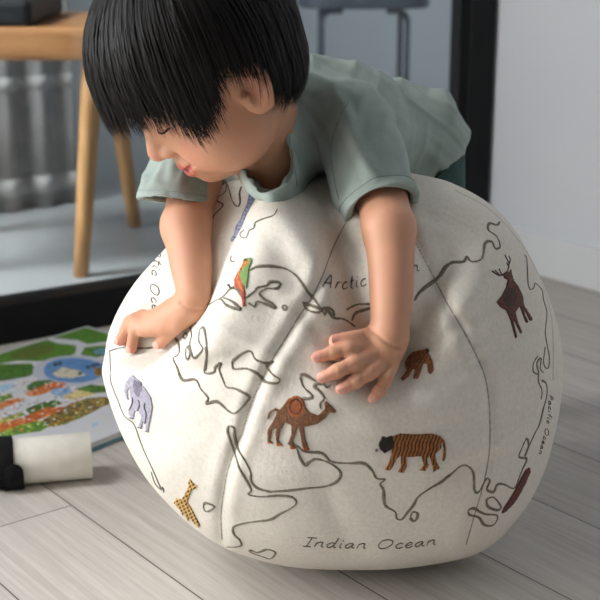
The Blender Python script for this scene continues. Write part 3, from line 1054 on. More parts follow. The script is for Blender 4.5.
patch('embroidered_parrot', [
    (C(*c4, [(128, 450), (142, 420), (156, 408), (165, 440), (168, 490), (170, 548), (160, 552), (154, 512), (150, 487), (130, 477)]), 1),
    (C(*c4, [(160, 378), (172, 368), (192, 366), (197, 380), (186, 405), (181, 450), (176, 487), (160, 462), (150, 432), (165, 400)]), 0),
    (C(*c4, [(163, 384), (172, 374), (184, 376), (182, 392), (170, 402), (154, 412), (146, 440), (152, 468), (168, 490), (160, 494), (146, 474), (140, 440), (150, 408)]), 2),
    (C(*c4, [(164, 374), (176, 372), (180, 378), (168, 382)]), 3),
    (C(*c4, [(100, 468), (110, 464), (116, 476), (130, 478), (130, 486), (112, 482)]), 3)], [green, red, org2, black], 'orange and green stitched parrot', res=.42)
patch('embroidered_sea_animal', [
    (C(*c4, [(184, 116), (200, 118), (214, 124), (206, 150), (190, 178), (172, 215), (160, 245), (146, 272), (130, 300), (118, 312), (116, 298), (128, 276), (134, 250), (152, 222), (164, 190), (176, 160)]), lambda X, Y: np.where(np.sin(X * 2.2 + Y * .5) + .6 * np.sin(Y * 1.7) > .7, 1, 0))], [blue, blue2], 'slate blue stitched animal beneath the collar', res=.5)
patch('embroidered_animal', [
    ([(460 + x / 3, 400 + y / 3) for x, y in [(208, 200), (212, 212), (196, 250), (178, 285), (160, 312), (138, 334), (122, 342), (130, 322), (143, 302), (163, 270), (180, 235), (196, 208)]], lambda X, Y: np.where(np.sin(X * 1.5 - Y * 1.2) > .3, 1, 0))], [rr1, rr2], 'reddish brown stitched animal at right edge', res=.5)
# ------------------------------------------------------------------ the child
def ortho(F_, L_):
    F_ = F_ / np.linalg.norm(F_)
    L_ = L_ - F_ * (L_ @ F_)
    L_ = L_ / np.linalg.norm(L_)
    return F_, L_, np.cross(F_, L_)


def camv(x, y, t_):
    return RT * x + UP * y + TW * t_


HF, HL, HU = ortho(camv(-.752, -.653, .087), camv(.36, -.296, .885))
HM = np.stack([HF, HL, HU])
HCN = S(212, 55, 1.17)


def hd(f, l, u):                       # head frame to place
    return HCN + HF * f + HL * l + HU * u


# body frame
sh_l, sh_r = S(358, 126, 1.26), S(198, 146, 1.375)
hip = S(388, 145, 1.48)
chest = (sh_l + sh_r) / 2 + 0
BU = chest - hip
BU /= np.linalg.norm(BU)
BL = sh_l - sh_r
BL -= BU * (BL @ BU)
BL /= np.linalg.norm(BL)
BF = np.cross(BL, BU)
BM = np.stack([BF, BL, BU])
belly = chest * .48 + hip * .52

lo = np.array([-.24, .90, -.005])
hi = np.array([.24, 1.66, .66])
body = Field(lo, hi, .0017)
# torso, hips and legs
body.ell(chest - BU * .045, BM, (.058, .082, .085), .02)
body.ell(belly, BM, (.060, .080, .10), .03)
body.ell(hip, BM, (.058, .080, .075), .03)
for s_ in (-1, 1):
    h0 = hip + BL * s_ * .036 + BU * .015
    kn = np.array([h0[0] + s_ * .012 - .006, max(h0[1] + .055, 1.53), .205])
    an = np.array([kn[0] + .005 * s_, kn[1] + .035, .035])
    toe = an + np.array([-.012, -.085, -.018])
    body.chain([h0, kn, an], [.050, .040, .026], .02)
    body.chain([an + np.array([0, .012, -.012]), toe], [.022, .016], .012)
# neck
n0, n1 = hd(-.006, 0, -.058), S(266, 140, 1.285)
body.cone(n0, n1, .034, .042, .02)
body.cone(hd(.004, .012, -.06), S(268, 166, 1.222), .026, .030, .02)
# head
body.ell(hd(.004, 0, .012), HM, (.084, .074, .082), .015)
body.ell(hd(.028, 0, -.040), HM, (.058, .056, .056), .02)
for s_ in (-1, 1):
    body.ell(hd(.050, s_ * .031, -.050), HM, (.028, .026, .027), .015)
    body.ell(hd(.030, s_ * .045, -.060), HM, (.030, .020, .026), .02)
body.ell(hd(.060, 0, -.081), HM, (.018, .020, .014), .015)
body.ell(hd(.0715, 0, -.062), HM, (.013, .024, .014), .010)
body.cone(hd(.080, 0, -.010), hd(.0925, 0, -.036), .0075, .0102, .009)
for s_ in (-1, 1):
    body.ell(hd(.084, s_ * .012, -.040), HM, (.009, .0068, .0062), .005)
    body.ell(hd(.092, s_ * .0055, -.048), HM, (.003, .003, .004), .002, 's')
    body.ell(hd(.0850, s_ * .034, -.012), HM, (.010, .013, .007), .008, 's')
    body.ell(hd(.0685, s_ * .033, -.012), HM, (.013, .0145, .011), .003)
    body.cone(hd(.0825, s_ * .021, -.0145), hd(.0755, s_ * .0455, -.0125), .0011, .0011, .002, 's')
# mouth: a smile with parted lips
lipU = [hd(.0765, -.027, -.0570), hd(.0830, -.012, -.0615), hd(.0855, 0, -.0625), hd(.0830, .012, -.0615), hd(.0765, .027, -.0570)]
lipD = [hd(.0755, -.026, -.0595), hd(.0805, -.012, -.0690), hd(.0820, 0, -.0715), hd(.0805, .012, -.0690), hd(.0755, .026, -.0595)]
body.chain(lipU, [.0015, .0027, .0030, .0027, .0015], .004)
body.chain(lipD, [.0015, .0032, .0038, .0032, .0015], .004)
body.chain([hd(.0795, -.0285, -.0572), hd(.0855, -.011, -.0650), hd(.0880, 0, -.0668), hd(.0855, .011, -.0650), hd(.0795, .0285, -.0572)], [.0012, .0028, .0034, .0028, .0012], .0015, 's')
for s_ in (-1, 1):                                        # smile dimples
    body.cone(hd(.082, s_ * .0200, -.044), hd(.0755, s_ * .0310, -.058), .0014, .0010, .005, 's')
# ears
for s_ in (-1, 1):
    ax1 = HF * .80 - HL * s_ * .0 + HU * .0 + HF * 0
    eu = HU * .96 - HF * .28
    eo = HL * s_ * .86 + HF * .42
    eo -= eu * (eo @ eu)
    eo /= np.linalg.norm(eo)
    ef = np.cross(eu, eo)
    EM = np.stack([ef, eo, eu / np.linalg.norm(eu)])
    ec = hd(.000, s_ * .0755, -.022)
    body.ell(ec, EM, (.0165, .0075, .026), .005)
    body.ell(ec + eo * .0075 + HU * .002, EM, (.0112, .0062, .0190), .003, 's')
    body.chain([ec + eo * .004 + HF * .006 + HU * .016, ec + eo * .0045 + HU * .0235 - HF * .004, ec + eo * .0045 + HU * .014 - HF * .015, ec + eo * .004 - HF * .013 - HU * .006, ec + eo * .003 - HF * .004 - HU * .022], [.0022, .0026, .0028, .0025, .0032], .003)
    body.ell(ec + HF * .011 + eo * .003 - HU * .004, EM, (.004, .004, .005), .004)
    body.chain([ec + eo * .003 + HU * .010 - HF * .004, ec + eo * .0035 - HF * .007 - HU * .002, ec + eo * .003 - HU * .014], [.0018, .0024, .0022], .003)

# arms
wl = hit(388, 338)
wr = hit(196, 312)
dl = depth_at(380, 338)
dr_ = depth_at(190, 318)
el_l, wr_l = S(389, 228, dl + .012), S(389, 333, dl - .016)
body.chain([sh_l - BL * .012, sh_l * .4 + el_l * .6, el_l], [.036, .026, .0215], .02)
body.chain([el_l, S(391, 272, dl - .002), S(391, 312, dl - .012), wr_l], [.0215, .0202, .0178, .0158], .012)
el_r, wr_r = S(186, 226, dr_ + .040), S(196, 303, dr_ - .008)
body.chain([sh_r + BL * .012, el_r], [.034, .0220], .02)
body.chain([el_r, S(191, 262, dr_ + .014), wr_r], [.0220, .0200, .0150], .012)


def on(x, y, lift):                    # a point lying lift metres off the cloth
    p, n_ = hit(x, y)
    return p + n_ * lift


NAILS = []


def hand(wrist, knuckles, fingers, thumb, pr):
    # back of the hand
    for kx, (x, y, lift, r_) in enumerate(knuckles):
        kp = on(x, y, lift)
        body.cone(wrist + (kp - wrist) * .12, kp, pr, r_ * .95, .007)
    for a, b_ in zip(knuckles[:-1], knuckles[1:]):
        pa, pb = on(*a[:3]), on(*b_[:3])
        body.cone(wrist * .48 + pa * .52, wrist * .48 + pb * .52, a[3] * 1.05, b_[3] * 1.05, .008)
    for kn_, fg in list(zip(knuckles, fingers)):
        P = [on(*kn_[:3])] + [on(x, y, l) for x, y, l, _ in fg]
        R_ = [kn_[3] * .86] + [r for *_, r in fg]
        f2 = Pq = P
        body.chain(Pq, R_, .0026)
        for i in range(1, len(P) - 1):
            body.ell(P[i], np.eye(3), (R_[i] * 1.08,) * 3, .003)
        NAILS.append((P[-1], P[-2], R_[-1]))
    P = [on(x, y, l) for x, y, l, _ in thumb]
    body.chain([wrist * .45 + P[0] * .55] + P, [thumb[0][3] * 1.25] + [t_[3] for t_ in thumb], .004)
    NAILS.append((P[-1], P[-2], thumb[-1][3]))


# left hand: fingers point left and down over the front of the pouf
hand(wr_l,
     [(364, 352, .0120, .0074), (370, 360, .0135, .0076), (379, 368, .0130, .0073), (389, 375, .0110, .0067)],
     [[(343, 354.0, .0120, .0062), (329, 356.5, .0080, .0057), (316.5, 358, .0050, .0050)],
      [(349, 368.5, .0125, .0064), (335, 374, .0085, .0059), (322.5, 378.5, .0052, .0052)],
      [(363, 378.5, .0120, .0061), (351.5, 384.5, .0080, .0056), (340, 389.5, .0050, .0050)],
      [(383, 386, .0100, .0055), (377, 394, .0070, .0050), (371, 400, .0046, .0044)]],
     [(362, 340, .0130, .0082), (347, 341.5, .0095, .0072), (333, 341.5, .0060, .0058)], .0135)
body.ell(wr_l * .55 + on(374, 360, .008) * .45, np.eye(3), (.0165, .0165, .013), .010)
# right hand: half sunk behind the fold
hand(wr_r,
     [(176, 325, .0125, .0074), (165, 324, .0140, .0076), (160, 320, .0120, .0072), (160, 315, .0080, .0066)],
     [[(156, 330, .0150, .0068), (142, 336, .0115, .0062), (135, 350, .0050, .0055)],
      [(147, 327, .0140, .0069), (135, 333, .0100, .0062), (125, 341.5, .0052, .0055)],
      [(145, 321, .0110, .0066), (136, 325, .0080, .0060), (129, 331, .005, .0053)],
      [(149, 316, .0075, .0058), (142, 318, .0060, .0052), (137, 322, .0045, .0047)]],
     [(187, 323, .0100, .0078), (175, 333, .0075, .0066), (163, 344, .0050, .0055)], .0130)
BV, BQ = body.mesh(2)


# skin
m_skin, t, b = base_mat('warm_skin', (206, 152, 122), .5, .35)
b.inputs['Subsurface Weight'].default_value = .12
b.inputs['Subsurface Radius'].default_value = (.012, .005, .003)
b.inputs['Subsurface Scale'].default_value = .6
at = t.nodes.new('ShaderNodeAttribute')
at.attribute_name = 'tint'
tc = t.nodes.new('ShaderNodeTexCoord')
nz = t.nodes.new('ShaderNodeTexNoise')
nz.inputs['Scale'].default_value = 60
nz.inputs['Detail'].default_value = 4
t.links.new(tc.outputs['Object'], nz.inputs['Vector'])
mx = t.nodes.new('ShaderNodeMix')
mx.data_type = 'RGBA'
mx.blend_type = 'MULTIPLY'
mx.inputs['Factor'].default_value = .12
t.links.new(at.outputs['Color'], mx.inputs['A'])
t.links.new(nz.outputs['Color'], mx.inputs['B'])
t.links.new(mx.outputs['Result'], b.inputs['Base Color'])
bp = t.nodes.new('ShaderNodeBump')
bp.inputs['Strength'].default_value = .08
bp.inputs['Distance'].default_value = .001
nz2 = t.nodes.new('ShaderNodeTexNoise')
nz2.inputs['Scale'].default_value = 700
t.links.new(tc.outputs['Object'], nz2.inputs['Vector'])
t.links.new(nz2.outputs['Fac'], bp.inputs['Height'])
t.links.new(bp.outputs['Normal'], b.inputs['Normal'])

person = empty('person', (hip[0], hip[1], 0), 'toddler in pale green t-shirt leaning over cream pouf, both hands pressed on it', 'person')
# creases of the skin at wrists and finger joints
me = bpy.data.meshes.new('tmp')
me.from_pydata(BV.tolist(), [], BQ.tolist())
me.update()
bn = np.zeros(len(BV) * 3, np.float32)
me.vertices.foreach_get('normal', bn)
bn = bn.reshape(-1, 3)
bpy.data.meshes.remove(me)
bxy = proj(BV)
bd = np.zeros(len(BV))
for pl, h_, w_ in (([(369, 328), (378, 335), (389, 344), (403, 349)], .0020, 1.8), ([(180, 303), (190, 309), (202, 311)], .0018, 1.7), ([(364, 334), (372, 342), (380, 350)], .0008, 1.6),
                   ([(342, 349), (343, 359)], .0008, 1.3), ([(347, 363), (350, 373)], .0008, 1.3), ([(361, 373), (365, 383)], .0008, 1.3), ([(378, 384), (386, 388)], .0007, 1.3),
                   ([(329, 351), (330, 361)], .0006, 1.2), ([(334, 369), (337, 379)], .0006, 1.2), ([(350, 380), (353, 389)], .0006, 1.2)):
    d_, _ = seg_dist(bxy, catmull(pl, 2))
    bd -= h_ * np.exp(-(d_ / w_) ** 2)
bd *= (((BV - CAM) @ FW) < 1.27) & (((BV - CAM) * bn).sum(1) < 0)
BV = BV + bn * bd[:, None]
bo = mesh_obj('body', BV, BQ.tolist(), m_skin, person)
colr = np.tile(np.array(lin((206, 152, 122))), (len(BV), 1))


def tint(c, P, rad, soft=.5, amt=1.0, M=None):
    q = (BV - P)
    if M is not None:
        q = q @ M.T
    d = np.linalg.norm(q / rad, axis=1)
    w = (amt * (1 - sstep(1 - soft, 1 + soft * .3, d)))[:, None]
    colr[:] = colr * (1 - w) + np.array(lin(c)) * w


for s_ in (-1, 1):
    tint((224, 148, 124), hd(.062, s_ * .036, -.048), np.array([.03, .022, .022]), .9, .55, HM)
    tint((206, 138, 116), hd(-.008, s_ * .078, -.02), np.array([.02, .012, .026]), .6, .5, HM)
tint((220, 150, 128), hd(.098, 0, -.040), np.array([.012, .012, .01]), .8, .4, HM)
for L_ in (lipU, lipD):
    for i in range(4):
        for f in (0, .5):
            tint((190, 84, 80), L_[i] * (1 - f) + L_[i + 1] * f, np.array([.0066] * 3) * (1 if 0 < i < 3 else .8), .35, .8)
tint((120, 52, 50), hd(.083, 0, -.0662), np.array([.006, .016, .0024]), .4, .9, HM)
for s_ in (-1, 1):
    tint((70, 46, 40), (hd(.081, s_ * .021, -.0145) + hd(.075, s_ * .0455, -.0125)) / 2, np.array([.008, .0135, .0012]), .3, .8, HM)
for tip, prev, r_ in NAILS:
    tint((230, 150, 132), tip, np.array([r_ * 1.9] * 3), .9, .7)
ca = bo.data.color_attributes.new('tint', 'FLOAT_COLOR', 'POINT')
ca.data.foreach_set('color', np.c_[colr, np.ones(len(colr))].astype(np.float32).ravel())

# finger nails
m_nail = noise_mat('finger_nail', (236, 176, 158), (228, 166, 148), 200, .3, .5)
for tip, prev, r_ in NAILS:
    ax = (tip - prev) / np.linalg.norm(tip - prev)
    _, nn = hit(*proj(tip))
    upv = nn - ax * (nn @ ax)
    upv /= np.linalg.norm(upv)
    sd_ = np.cross(upv, ax)
    V, Fc = [], []
    for i in range(7):
        for j in range(9):
            a_ = (j / 8 - .5) * 1.7
            s0 = (i / 6 - .35) * r_ * 1.25
            wv = math.sqrt(max(0, 1 - abs(i / 6 * 2 - 1) ** 4)) * .98
            a_ *= max(wv, .3)
            rr = r_ * (1.035 - .10 * max(0, i / 6 - .55) - .10 * max(0, .2 - i / 6))
            V.append(tip + ax * s0 + rr * (math.cos(a_) * upv + math.sin(a_) * sd_))
    for i in range(6):
        for j in range(8):
            Fc.append((i * 9 + j, i * 9 + j + 1, i * 9 + 10 + j, i * 9 + 9 + j))
    mesh_obj('finger_nail', V, Fc, m_nail, person).parent = bo

# lashes and brows
m_lash = noise_mat('black_lash', (34, 26, 24), (26, 20, 18), 100, .7, .2)
for s_ in (-1, 1):
    P = catmull([hd(.0830, s_ * .0205, -.0140), hd(.0843, s_ * .0275, -.0152), hd(.0818, s_ * .0365, -.0150), hd(.0757, s_ * .0455, -.0120)], .002)
    mesh_obj('eyelash', *tube(P, np.interp(np.linspace(0, 1, len(P)), [0, .35, .7, 1], [.0004, .0008, .0010, .0004]), 8), m_lash, person).parent = bo

# ---- hair
HCEN = hd(.009, 0, .016)
HR = np.array([.095, .084, .091])
cr = np.array([-.30, -.05, .95])
cr /= np.linalg.norm(cr)
e1 = np.array([1, 0, 0]) - cr * cr[0]
e1 /= np.linalg.norm(e1)
e2 = np.cross(cr, e1)
KT = np.radians([0, 20, 38, 50, 62, 72, 80, 90, 102, 115, 130, 150, 180])
KA = np.radians([115, 114, 112, 114, 130, 130, 109, 103, 110, 132, 140, 141, 141])


def a_end(th_):
    th_ = abs((th_ + math.pi) % (2 * math.pi) - math.pi)
    return np.interp(th_, KT, KA)


def hair_pt(th_, a_, off):
    d_ = math.cos(a_) * cr + math.sin(a_) * (math.cos(th_) * e1 + math.sin(th_) * e2)
    q = d_ * (HR + off)
    # below the widest point hair hangs rather than curling under
    if a_ > 1.75:
        d0 = math.cos(1.75) * cr + math.sin(1.75) * (math.cos(th_) * e1 + math.sin(th_) * e2)
        k_ = min(1, (a_ - 1.75) / .6)
        q = q + d0 * np.array([1, 1, 0]) * .016 * k_
    return HCEN + HM.T @ q


V, Fc = [], []
NT, NL = 96, 26
for i in range(NT):
    th_ = 2 * math.pi * i / NT
    ae = a_end(th_) - .10
    for j in range(NL):
        V.append(hair_pt(th_, ae * (j + .02) / (NL - 1), -.004 - .004 * (j / NL) ** 3))
for i in range(NT):
    i2 = (i + 1) % NT
    for j in range(NL - 1):
        Fc.append((i * NL + j, i * NL + j + 1, i2 * NL + j + 1, i2 * NL + j))
hp = [(np.array(V), Fc)]
NS = 6500
for s_ in range(NS):
    th0 = rng.uniform(-math.pi, math.pi)
    lay = rng.uniform(0, 1)
    a0_ = .05 + .9 * rng.uniform(0, 1) ** 1.5 if lay > .3 else .05
    clump = .012 * math.sin(th0 * 23 + 1.3) + .008 * math.sin(th0 * 51)
    ae = a_end(th0) + clump * 3 + rng.normal() * .045 - (.25 * rng.uniform() if lay < .25 else 0)
    tw_ = rng.normal() * .05 + .05
    n = 11
    P = []
    ph = rng.uniform(0, 6)
    of0 = -.004 + .009 * lay
    for j in range(n):
        u = j / (n - 1)
        a_ = a0_ + (ae - a0_) * u
        th_ = th0 + tw_ * u * u + .014 * math.sin(u * 5 + ph) * u
        P.append(hair_pt(th_, a_, of0 + .004 * u * u * (lay - .3) + .0008 * math.sin(u * 9 + ph)))
    P = np.array(P)
    w = rng.uniform(.0003, .0009)
    T_ = np.gradient(P, axis=0)
    T_ /= np.linalg.norm(T_, axis=1, keepdims=True)
    O_ = P - HCEN
    O_ /= np.linalg.norm(O_, axis=1, keepdims=True)
    Sd = np.cross(T_, O_)
    Sd /= np.linalg.norm(Sd, axis=1, keepdims=True) + 1e-9
    u = np.linspace(0, 1, n)
    ww = w * np.minimum(1, .35 + u * 3) * np.where(u > .72, 1 - (u - .72) / .28 * .88, 1)
    vv = np.stack([P - Sd * ww[:, None], P + O_ * (ww * .55)[:, None], P + Sd * ww[:, None]], 1).reshape(-1, 3)
    f_ = []
    for j in range(n - 1):
        for q in range(2):
            f_.append((j * 3 + q, j * 3 + q + 1, j * 3 + 4 + q, j * 3 + 3 + q))
    hp.append((vv, f_))
m_hair, t, b = base_mat('black_hair', (16, 12, 11), .48, .2)
b.inputs['Anisotropic'].default_value = .3
mesh_obj('hair', *join(hp), m_hair, person)

# ---- shirt
m_shirt = noise_mat('sage_green_jersey', (158, 170, 163), (149, 162, 155), 50, .85, .2, bump=.25, bscale=700)
m_hem = noise_mat('sage_hem_stitching', (138, 154, 148), (128, 144, 138), 200, .85, .2)
sh = Field(np.array([-.20, .98, .24]), np.array([.24, 1.66, .62]), .0016)
for s_ in (-1, 1):
    h0 = hip + BL * s_ * .034 + BU * .012
    sh.cone(h0, h0 + np.array([0, .020, -.045]), .059, .056, .02)
sh.ell(chest - BU * .040, BM, (.067, .098, .092), .02)
sh.ell(belly, BM, (.069, .090, .105), .035)
sh.ell(hip - BU * .010, BM, (.065, .086, .074), .03)
# shoulders
sh.cone(S(302, 106, 1.345), S(345, 110, 1.385), .049, .049, .03)
sh.cone(sh_l - BL * .03 - BF * .008, chest + BU * .02 - BF * .028, .042, .046, .03)
sh.cone(sh_r + BL * .03 - BF * .008, chest + BU * .02 - BF * .028, .042, .046, .03)
# the collar: a loop round the neck that sags open below the chin
RING = [(296, 78, 1.275), (284, 104, 1.240), (281, 130, 1.205), (286, 160, 1.178), (290, 184, 1.160), (272, 199, 1.150), (257, 187, 1.172), (247, 166, 1.215), (236, 146, 1.290), (240, 118, 1.320), (262, 86, 1.320)]
RING = catmull([S(*q) for q in RING], .010, True)[:-1]
RC = RING.mean(0)
core = chest - BU * .02
OUTW = hd(-.01, 0, -.03) - RC
OUTW /= np.linalg.norm(OUTW)
for q in RING:
    sh.cone(q, q * .45 + core * .55, .0045, .030, .012)
sh.chain([S(215, 172, 1.335), S(240, 176, 1.30), S(262, 180, 1.275)], [.020, .022, .020], .02)
# left sleeve
s0, s1 = sh_l - BL * .004, sh_l + (el_l - sh_l) * .79
hd_ = (s1 - s0) / np.linalg.norm(s1 - s0)
cut = s1 + hd_ * .004
nl = hd_ * .6 + (RT * .42 - UP * .91) * .6
nl = nl / np.linalg.norm(nl)
sh.cone(s0, s1 + hd_ * .03, .043, .0335, .022, plane=(cut, nl))
r0, r1 = sh_r - RT * .006, sh_r + (el_r - sh_r) * .71 - RT * .013
hr_ = (r1 - r0) / np.linalg.norm(r1 - r0)
nr = -UP * .97 - RT * .08 - TW * .02
nr = nr / np.linalg.norm(nr)
cutr = r1 + hr_ * .004
sh.cone(r0, r1 + hr_ * .04, .043, .0365, .02, plane=(cutr, nr))
# folds
FOLDS = [([(352, 100), (338, 122), (330, 150), (334, 185)], -.003, .006), ([(318, 80), (345, 98), (365, 128)], .0030, .007), ([(375, 84), (392, 112), (410, 146)], .0035, .006),
         ([(398, 82), (412, 112), (432, 150)], .003, .006), ([(430, 95), (446, 120), (440, 155)], .0035, .007), ([(455, 112), (460, 135), (448, 165)], .003, .006),
         ([(310, 130), (316, 160), (325, 190)], .003, .006), ([(298, 125), (303, 150), (308, 182)], .0025, .005), ([(370, 135), (378, 165), (384, 195)], .003, .006), ([(352, 140), (356, 170), (362, 200)], .0028, .006),
         ([(415, 150), (425, 165), (410, 178)], .003, .006), ([(160, 172), (172, 186), (192, 196)], .0025, .005), ([(180, 172), (192, 182), (205, 190)], .0025, .005)]
sh.cone(S(150, 160, 1.40), S(151, 160, 1.40), .002, .002, .002) if False else None
# neck opening
for q in RING:
    e = RC - q
    q2 = q + e / np.linalg.norm(e) * .0115
    for o_, r_ in ((-.014, .0085), (0, .0085), (.014, .0095), (.030, .012)):
        qq = q2 + OUTW * o_ + e * (.25 if o_ < 0 else 0)
        sh.cone(qq, RC + OUTW * o_, r_, .010, .002, 's')
# hollow sleeves and hem
sh.cone(s0 + hd_ * .05, s1 + hd_ * .03, .020, .0305, .003, 's')
sh.cone(r0 + hr_ * .02, r1 + hr_ * .04, .022, .0335, .003, 's')
SV, SQ = sh.mesh(2)
# wrinkles: push the cloth along its normals
me = bpy.data.meshes.new('tmp')
me.from_pydata(SV.tolist(), [], SQ.tolist())
me.update()
nrm = np.zeros(len(SV) * 3, np.float32)
me.vertices.foreach_get('normal', nrm)
nrm = nrm.reshape(-1, 3)
bpy.data.meshes.remove(me)
sxy = proj(SV)
facing = ((SV - CAM) * nrm).sum(1) < 0
dsp = np.zeros(len(SV))
for pl, h_, w_ in FOLDS:
    d_, sd_ = seg_dist(sxy, catmull(pl, 4))
    dsp += 1.25 * h_ * np.exp(-(d_ / (w_ * np.where(sd_ > 0, .95, .5))) ** 2)
dsp *= np.clip(-((SV - CAM) * nrm).sum(1) * 3, 0, 1)


def waves(e, wl, warp, seed):
    g_ = np.random.default_rng(seed)
    ph_ = (SV @ e) * 2 * math.pi / wl
    am = np.zeros(len(SV))
    for _ in range(5):
        k_ = g_.normal(size=3)
        k_ /= np.linalg.norm(k_)
        ph_ = ph_ + warp * np.sin(SV @ k_ * g_.uniform(25, 60) + g_.uniform(0, 6))
        am += np.sin(SV @ g_.normal(size=3) * 28 + g_.uniform(0, 6))
    r_ = (.5 + .5 * np.sin(ph_)) ** 3
    return r_ * np.clip(.5 + am * .28, 0, 1.2)


wv_ = .0062 * waves(RT * .78 + UP * .55 + TW * .2, .040, .55, 3) + .0026 * waves(RT * .5 + UP * .85, .024, .7, 5) + .0018 * waves(RT * .95 - UP * .2, .026, .8, 8) - .0030
for c_, n_ in ((cut, nl), (cutr, nr)):                  # the sleeves stay smooth at their hems
    near = np.linalg.norm(SV - c_, axis=1) < .062
    wv_ = np.where(near, wv_ * sstep(.004, .026, -((SV - c_) @ n_)), wv_)
for q in RING[::4]:
    wv_ = wv_ * sstep(.006, .02, np.linalg.norm(SV - q, axis=1))
wv_ = wv_ * (1 - .55 * sstep(.09, .03, np.linalg.norm(SV - hip, axis=1)))
dsp += wv_
for i in range(40):
    k_ = rng.normal(size=3)
    k_ /= np.linalg.norm(k_)
    fr_ = rng.uniform(60, 160)
    dsp += .00022 * np.sin(SV @ k_ * fr_ + rng.uniform(0, 6))
SV2 = SV + nrm * dsp[:, None]
shirt = mesh_obj('t_shirt', SV2, SQ.tolist(), m_shirt, person)
# sleeve hems: a stitched line round each sleeve
sbvh = BVHTree.FromPolygons([Vector(p) for p in SV2], SQ.tolist())


def hem_ring(c, ax, rad):
    a_ = np.cross(ax, ZZ + .1)
    a_ /= np.linalg.norm(a_)
    b_ = np.cross(ax, a_)
    P = []
    for i in range(73):
        q = 2 * math.pi * i / 72
        d_ = math.cos(q) * a_ + math.sin(q) * b_
        loc, n_, _, _ = sbvh.ray_cast(Vector(c + d_ * .08), Vector(-d_))
        if loc is not None:
            P.append(np.array(loc))
    return tube(np.array(P), .0006, 6, cap=False)


mesh_obj('sleeve_hem', *hem_ring(s1 - hd_ * .010, nl, .05), m_hem, person).parent = shirt
mesh_obj('sleeve_hem', *hem_ring(r1 - hr_ * .010, nr, .05), m_hem, person).parent = shirt

def on_shirt(pl, r_=.0006, lift=.0):
    P = []
    for x, y in catmull(pl, 2):
        r_y = ray(x, y)
        r_y = r_y / np.linalg.norm(r_y)
        loc, n_, _, _ = sbvh.ray_cast(Vector(CAM), Vector(r_y))
        if loc is not None:
            P.append(np.array(loc))
    return tube(np.array(P), r_, 6)


mesh_obj('shoulder_seam', *on_shirt([(350, 101), (339, 120), (331, 148), (334, 178), (339, 200)]), m_hem, person).parent = shirt
mesh_obj('collar_seam', *on_shirt([(292, 96), (290, 120), (290, 145), (295, 170), (297, 186)]), m_hem, person).parent = shirt

# ---- shorts
m_sh = noise_mat('dark_green_cotton', (62, 86, 82), (52, 74, 70), 60, .85, .2, bump=.2, bscale=600)
so = Field(np.array([-.05, 1.30, .10]), np.array([.30, 1.66, .50]), .0022)
so.ell(hip, BM, (.056, .078, .062), .01)
for s_ in (-1, 1):
    h0 = hip + BL * s_ * .036 + BU * .015
    kn = np.array([h0[0] + s_ * .012 - .006, max(h0[1] + .055, 1.53), .205])
    q = h0 + (kn - h0) * .85
    ax = (kn - h0) / np.linalg.norm(kn - h0)
    so.cone(h0 + np.array([.004 * s_ + .004, 0, 0]), kn + np.array([.016, 0, 0]), .056, .062, .012, plane=(q, ax))
# the shirt hem covers the waist: the shorts show below it only
hp_, hn_ = S(457, 160, 1.50), (RT * .62 - UP * .78)
g0_ = [so.lo[i] + so.h * np.arange(so.n[i]) for i in range(3)]
XX = sum(((g - hp_[i]) * hn_[i]).reshape([-1 if k == i else 1 for k in range(3)]) for i, g in enumerate(g0_))
so.f = np.maximum(so.f, -XX).astype(np.float32)
OV, OQ = so.mesh(2)
mesh_obj('shorts', OV, OQ.tolist(), m_sh, person)
# ------------------------------------------------------------------ picture book on the floor
TH = .011
T0 = fl(87, 326, TH)
eA = fl(0, 352.5, TH) - T0
eA[2] = 0
eA /= np.linalg.norm(eA)
eB = np.array([-eA[1], eA[0], 0])
if eB[0] < 0:
    eB = -eB
LA, LB = .52, .362
book = empty('picture_book', tuple((T0 + eA * LA / 2 + eB * LB / 2) * [1, 1, 0]), 'large picture book open flat at a colourful zoo map, on the floor', 'book')
m_cov = noise_mat('teal_book_cover', (104, 150, 164), (90, 136, 152), 30, .5, .4)
m_page = noise_mat('white_page_edges', (226, 228, 228), (214, 217, 218), 200, .7, .3, stretch=(1, 1, 30))
base0 = T0 * [1, 1, 0]
bevel(mesh_obj('cover', *box_pts(base0 - eA * .003 - eB * .003 + ZZ * .0005, eA * (LA + .006), eB * (LB + .006), ZZ * .0035), m_cov, book, False), .001)
mesh_obj('page_block', *box_pts(base0 + ZZ * .0041, eA * LA, eB * LB, ZZ * (TH - .0046)), m_page, book, False)
nu, nv = 340, 240
u = np.linspace(0, LA, nu + 1)
v = np.linspace(0, LB, nv + 1)
Ug, Vg = np.meshgrid(u, v, indexing='ij')
PV = T0 + Ug[..., None] * eA + Vg[..., None] * eB
PV = PV.reshape(-1, 3)
top = PV + 0.0
uc, vc = np.meshgrid((u[1:] + u[:-1]) / 2, (v[1:] + v[:-1]) / 2, indexing='ij')
cen = T0 + uc[..., None] * eA + vc[..., None] * eB
cxy = proj(cen.reshape(-1, 3)).reshape(nu, nv, 2)
X, Y = (cxy[..., 0]) * 3.75, (cxy[..., 1] - 310) * 3.75      # drawing coordinates of the printed map
IMG = np.empty((nu, nv, 3))
IMG[:] = (208, 210, 215)
hsh = rng.random((nu // 3 + 1, nv // 3 + 1)).repeat(3, 0).repeat(3, 1)[:nu, :nv]
hs2 = rng.random((nu // 2 + 1, nv // 2 + 1)).repeat(2, 0).repeat(2, 1)[:nu, :nv]


def paint(poly, c, c2=None, amt=.25):
    m = pip(poly, X, Y)
    IMG[m] = c
    if c2:
        IMG[m & (hsh < amt)] = c2


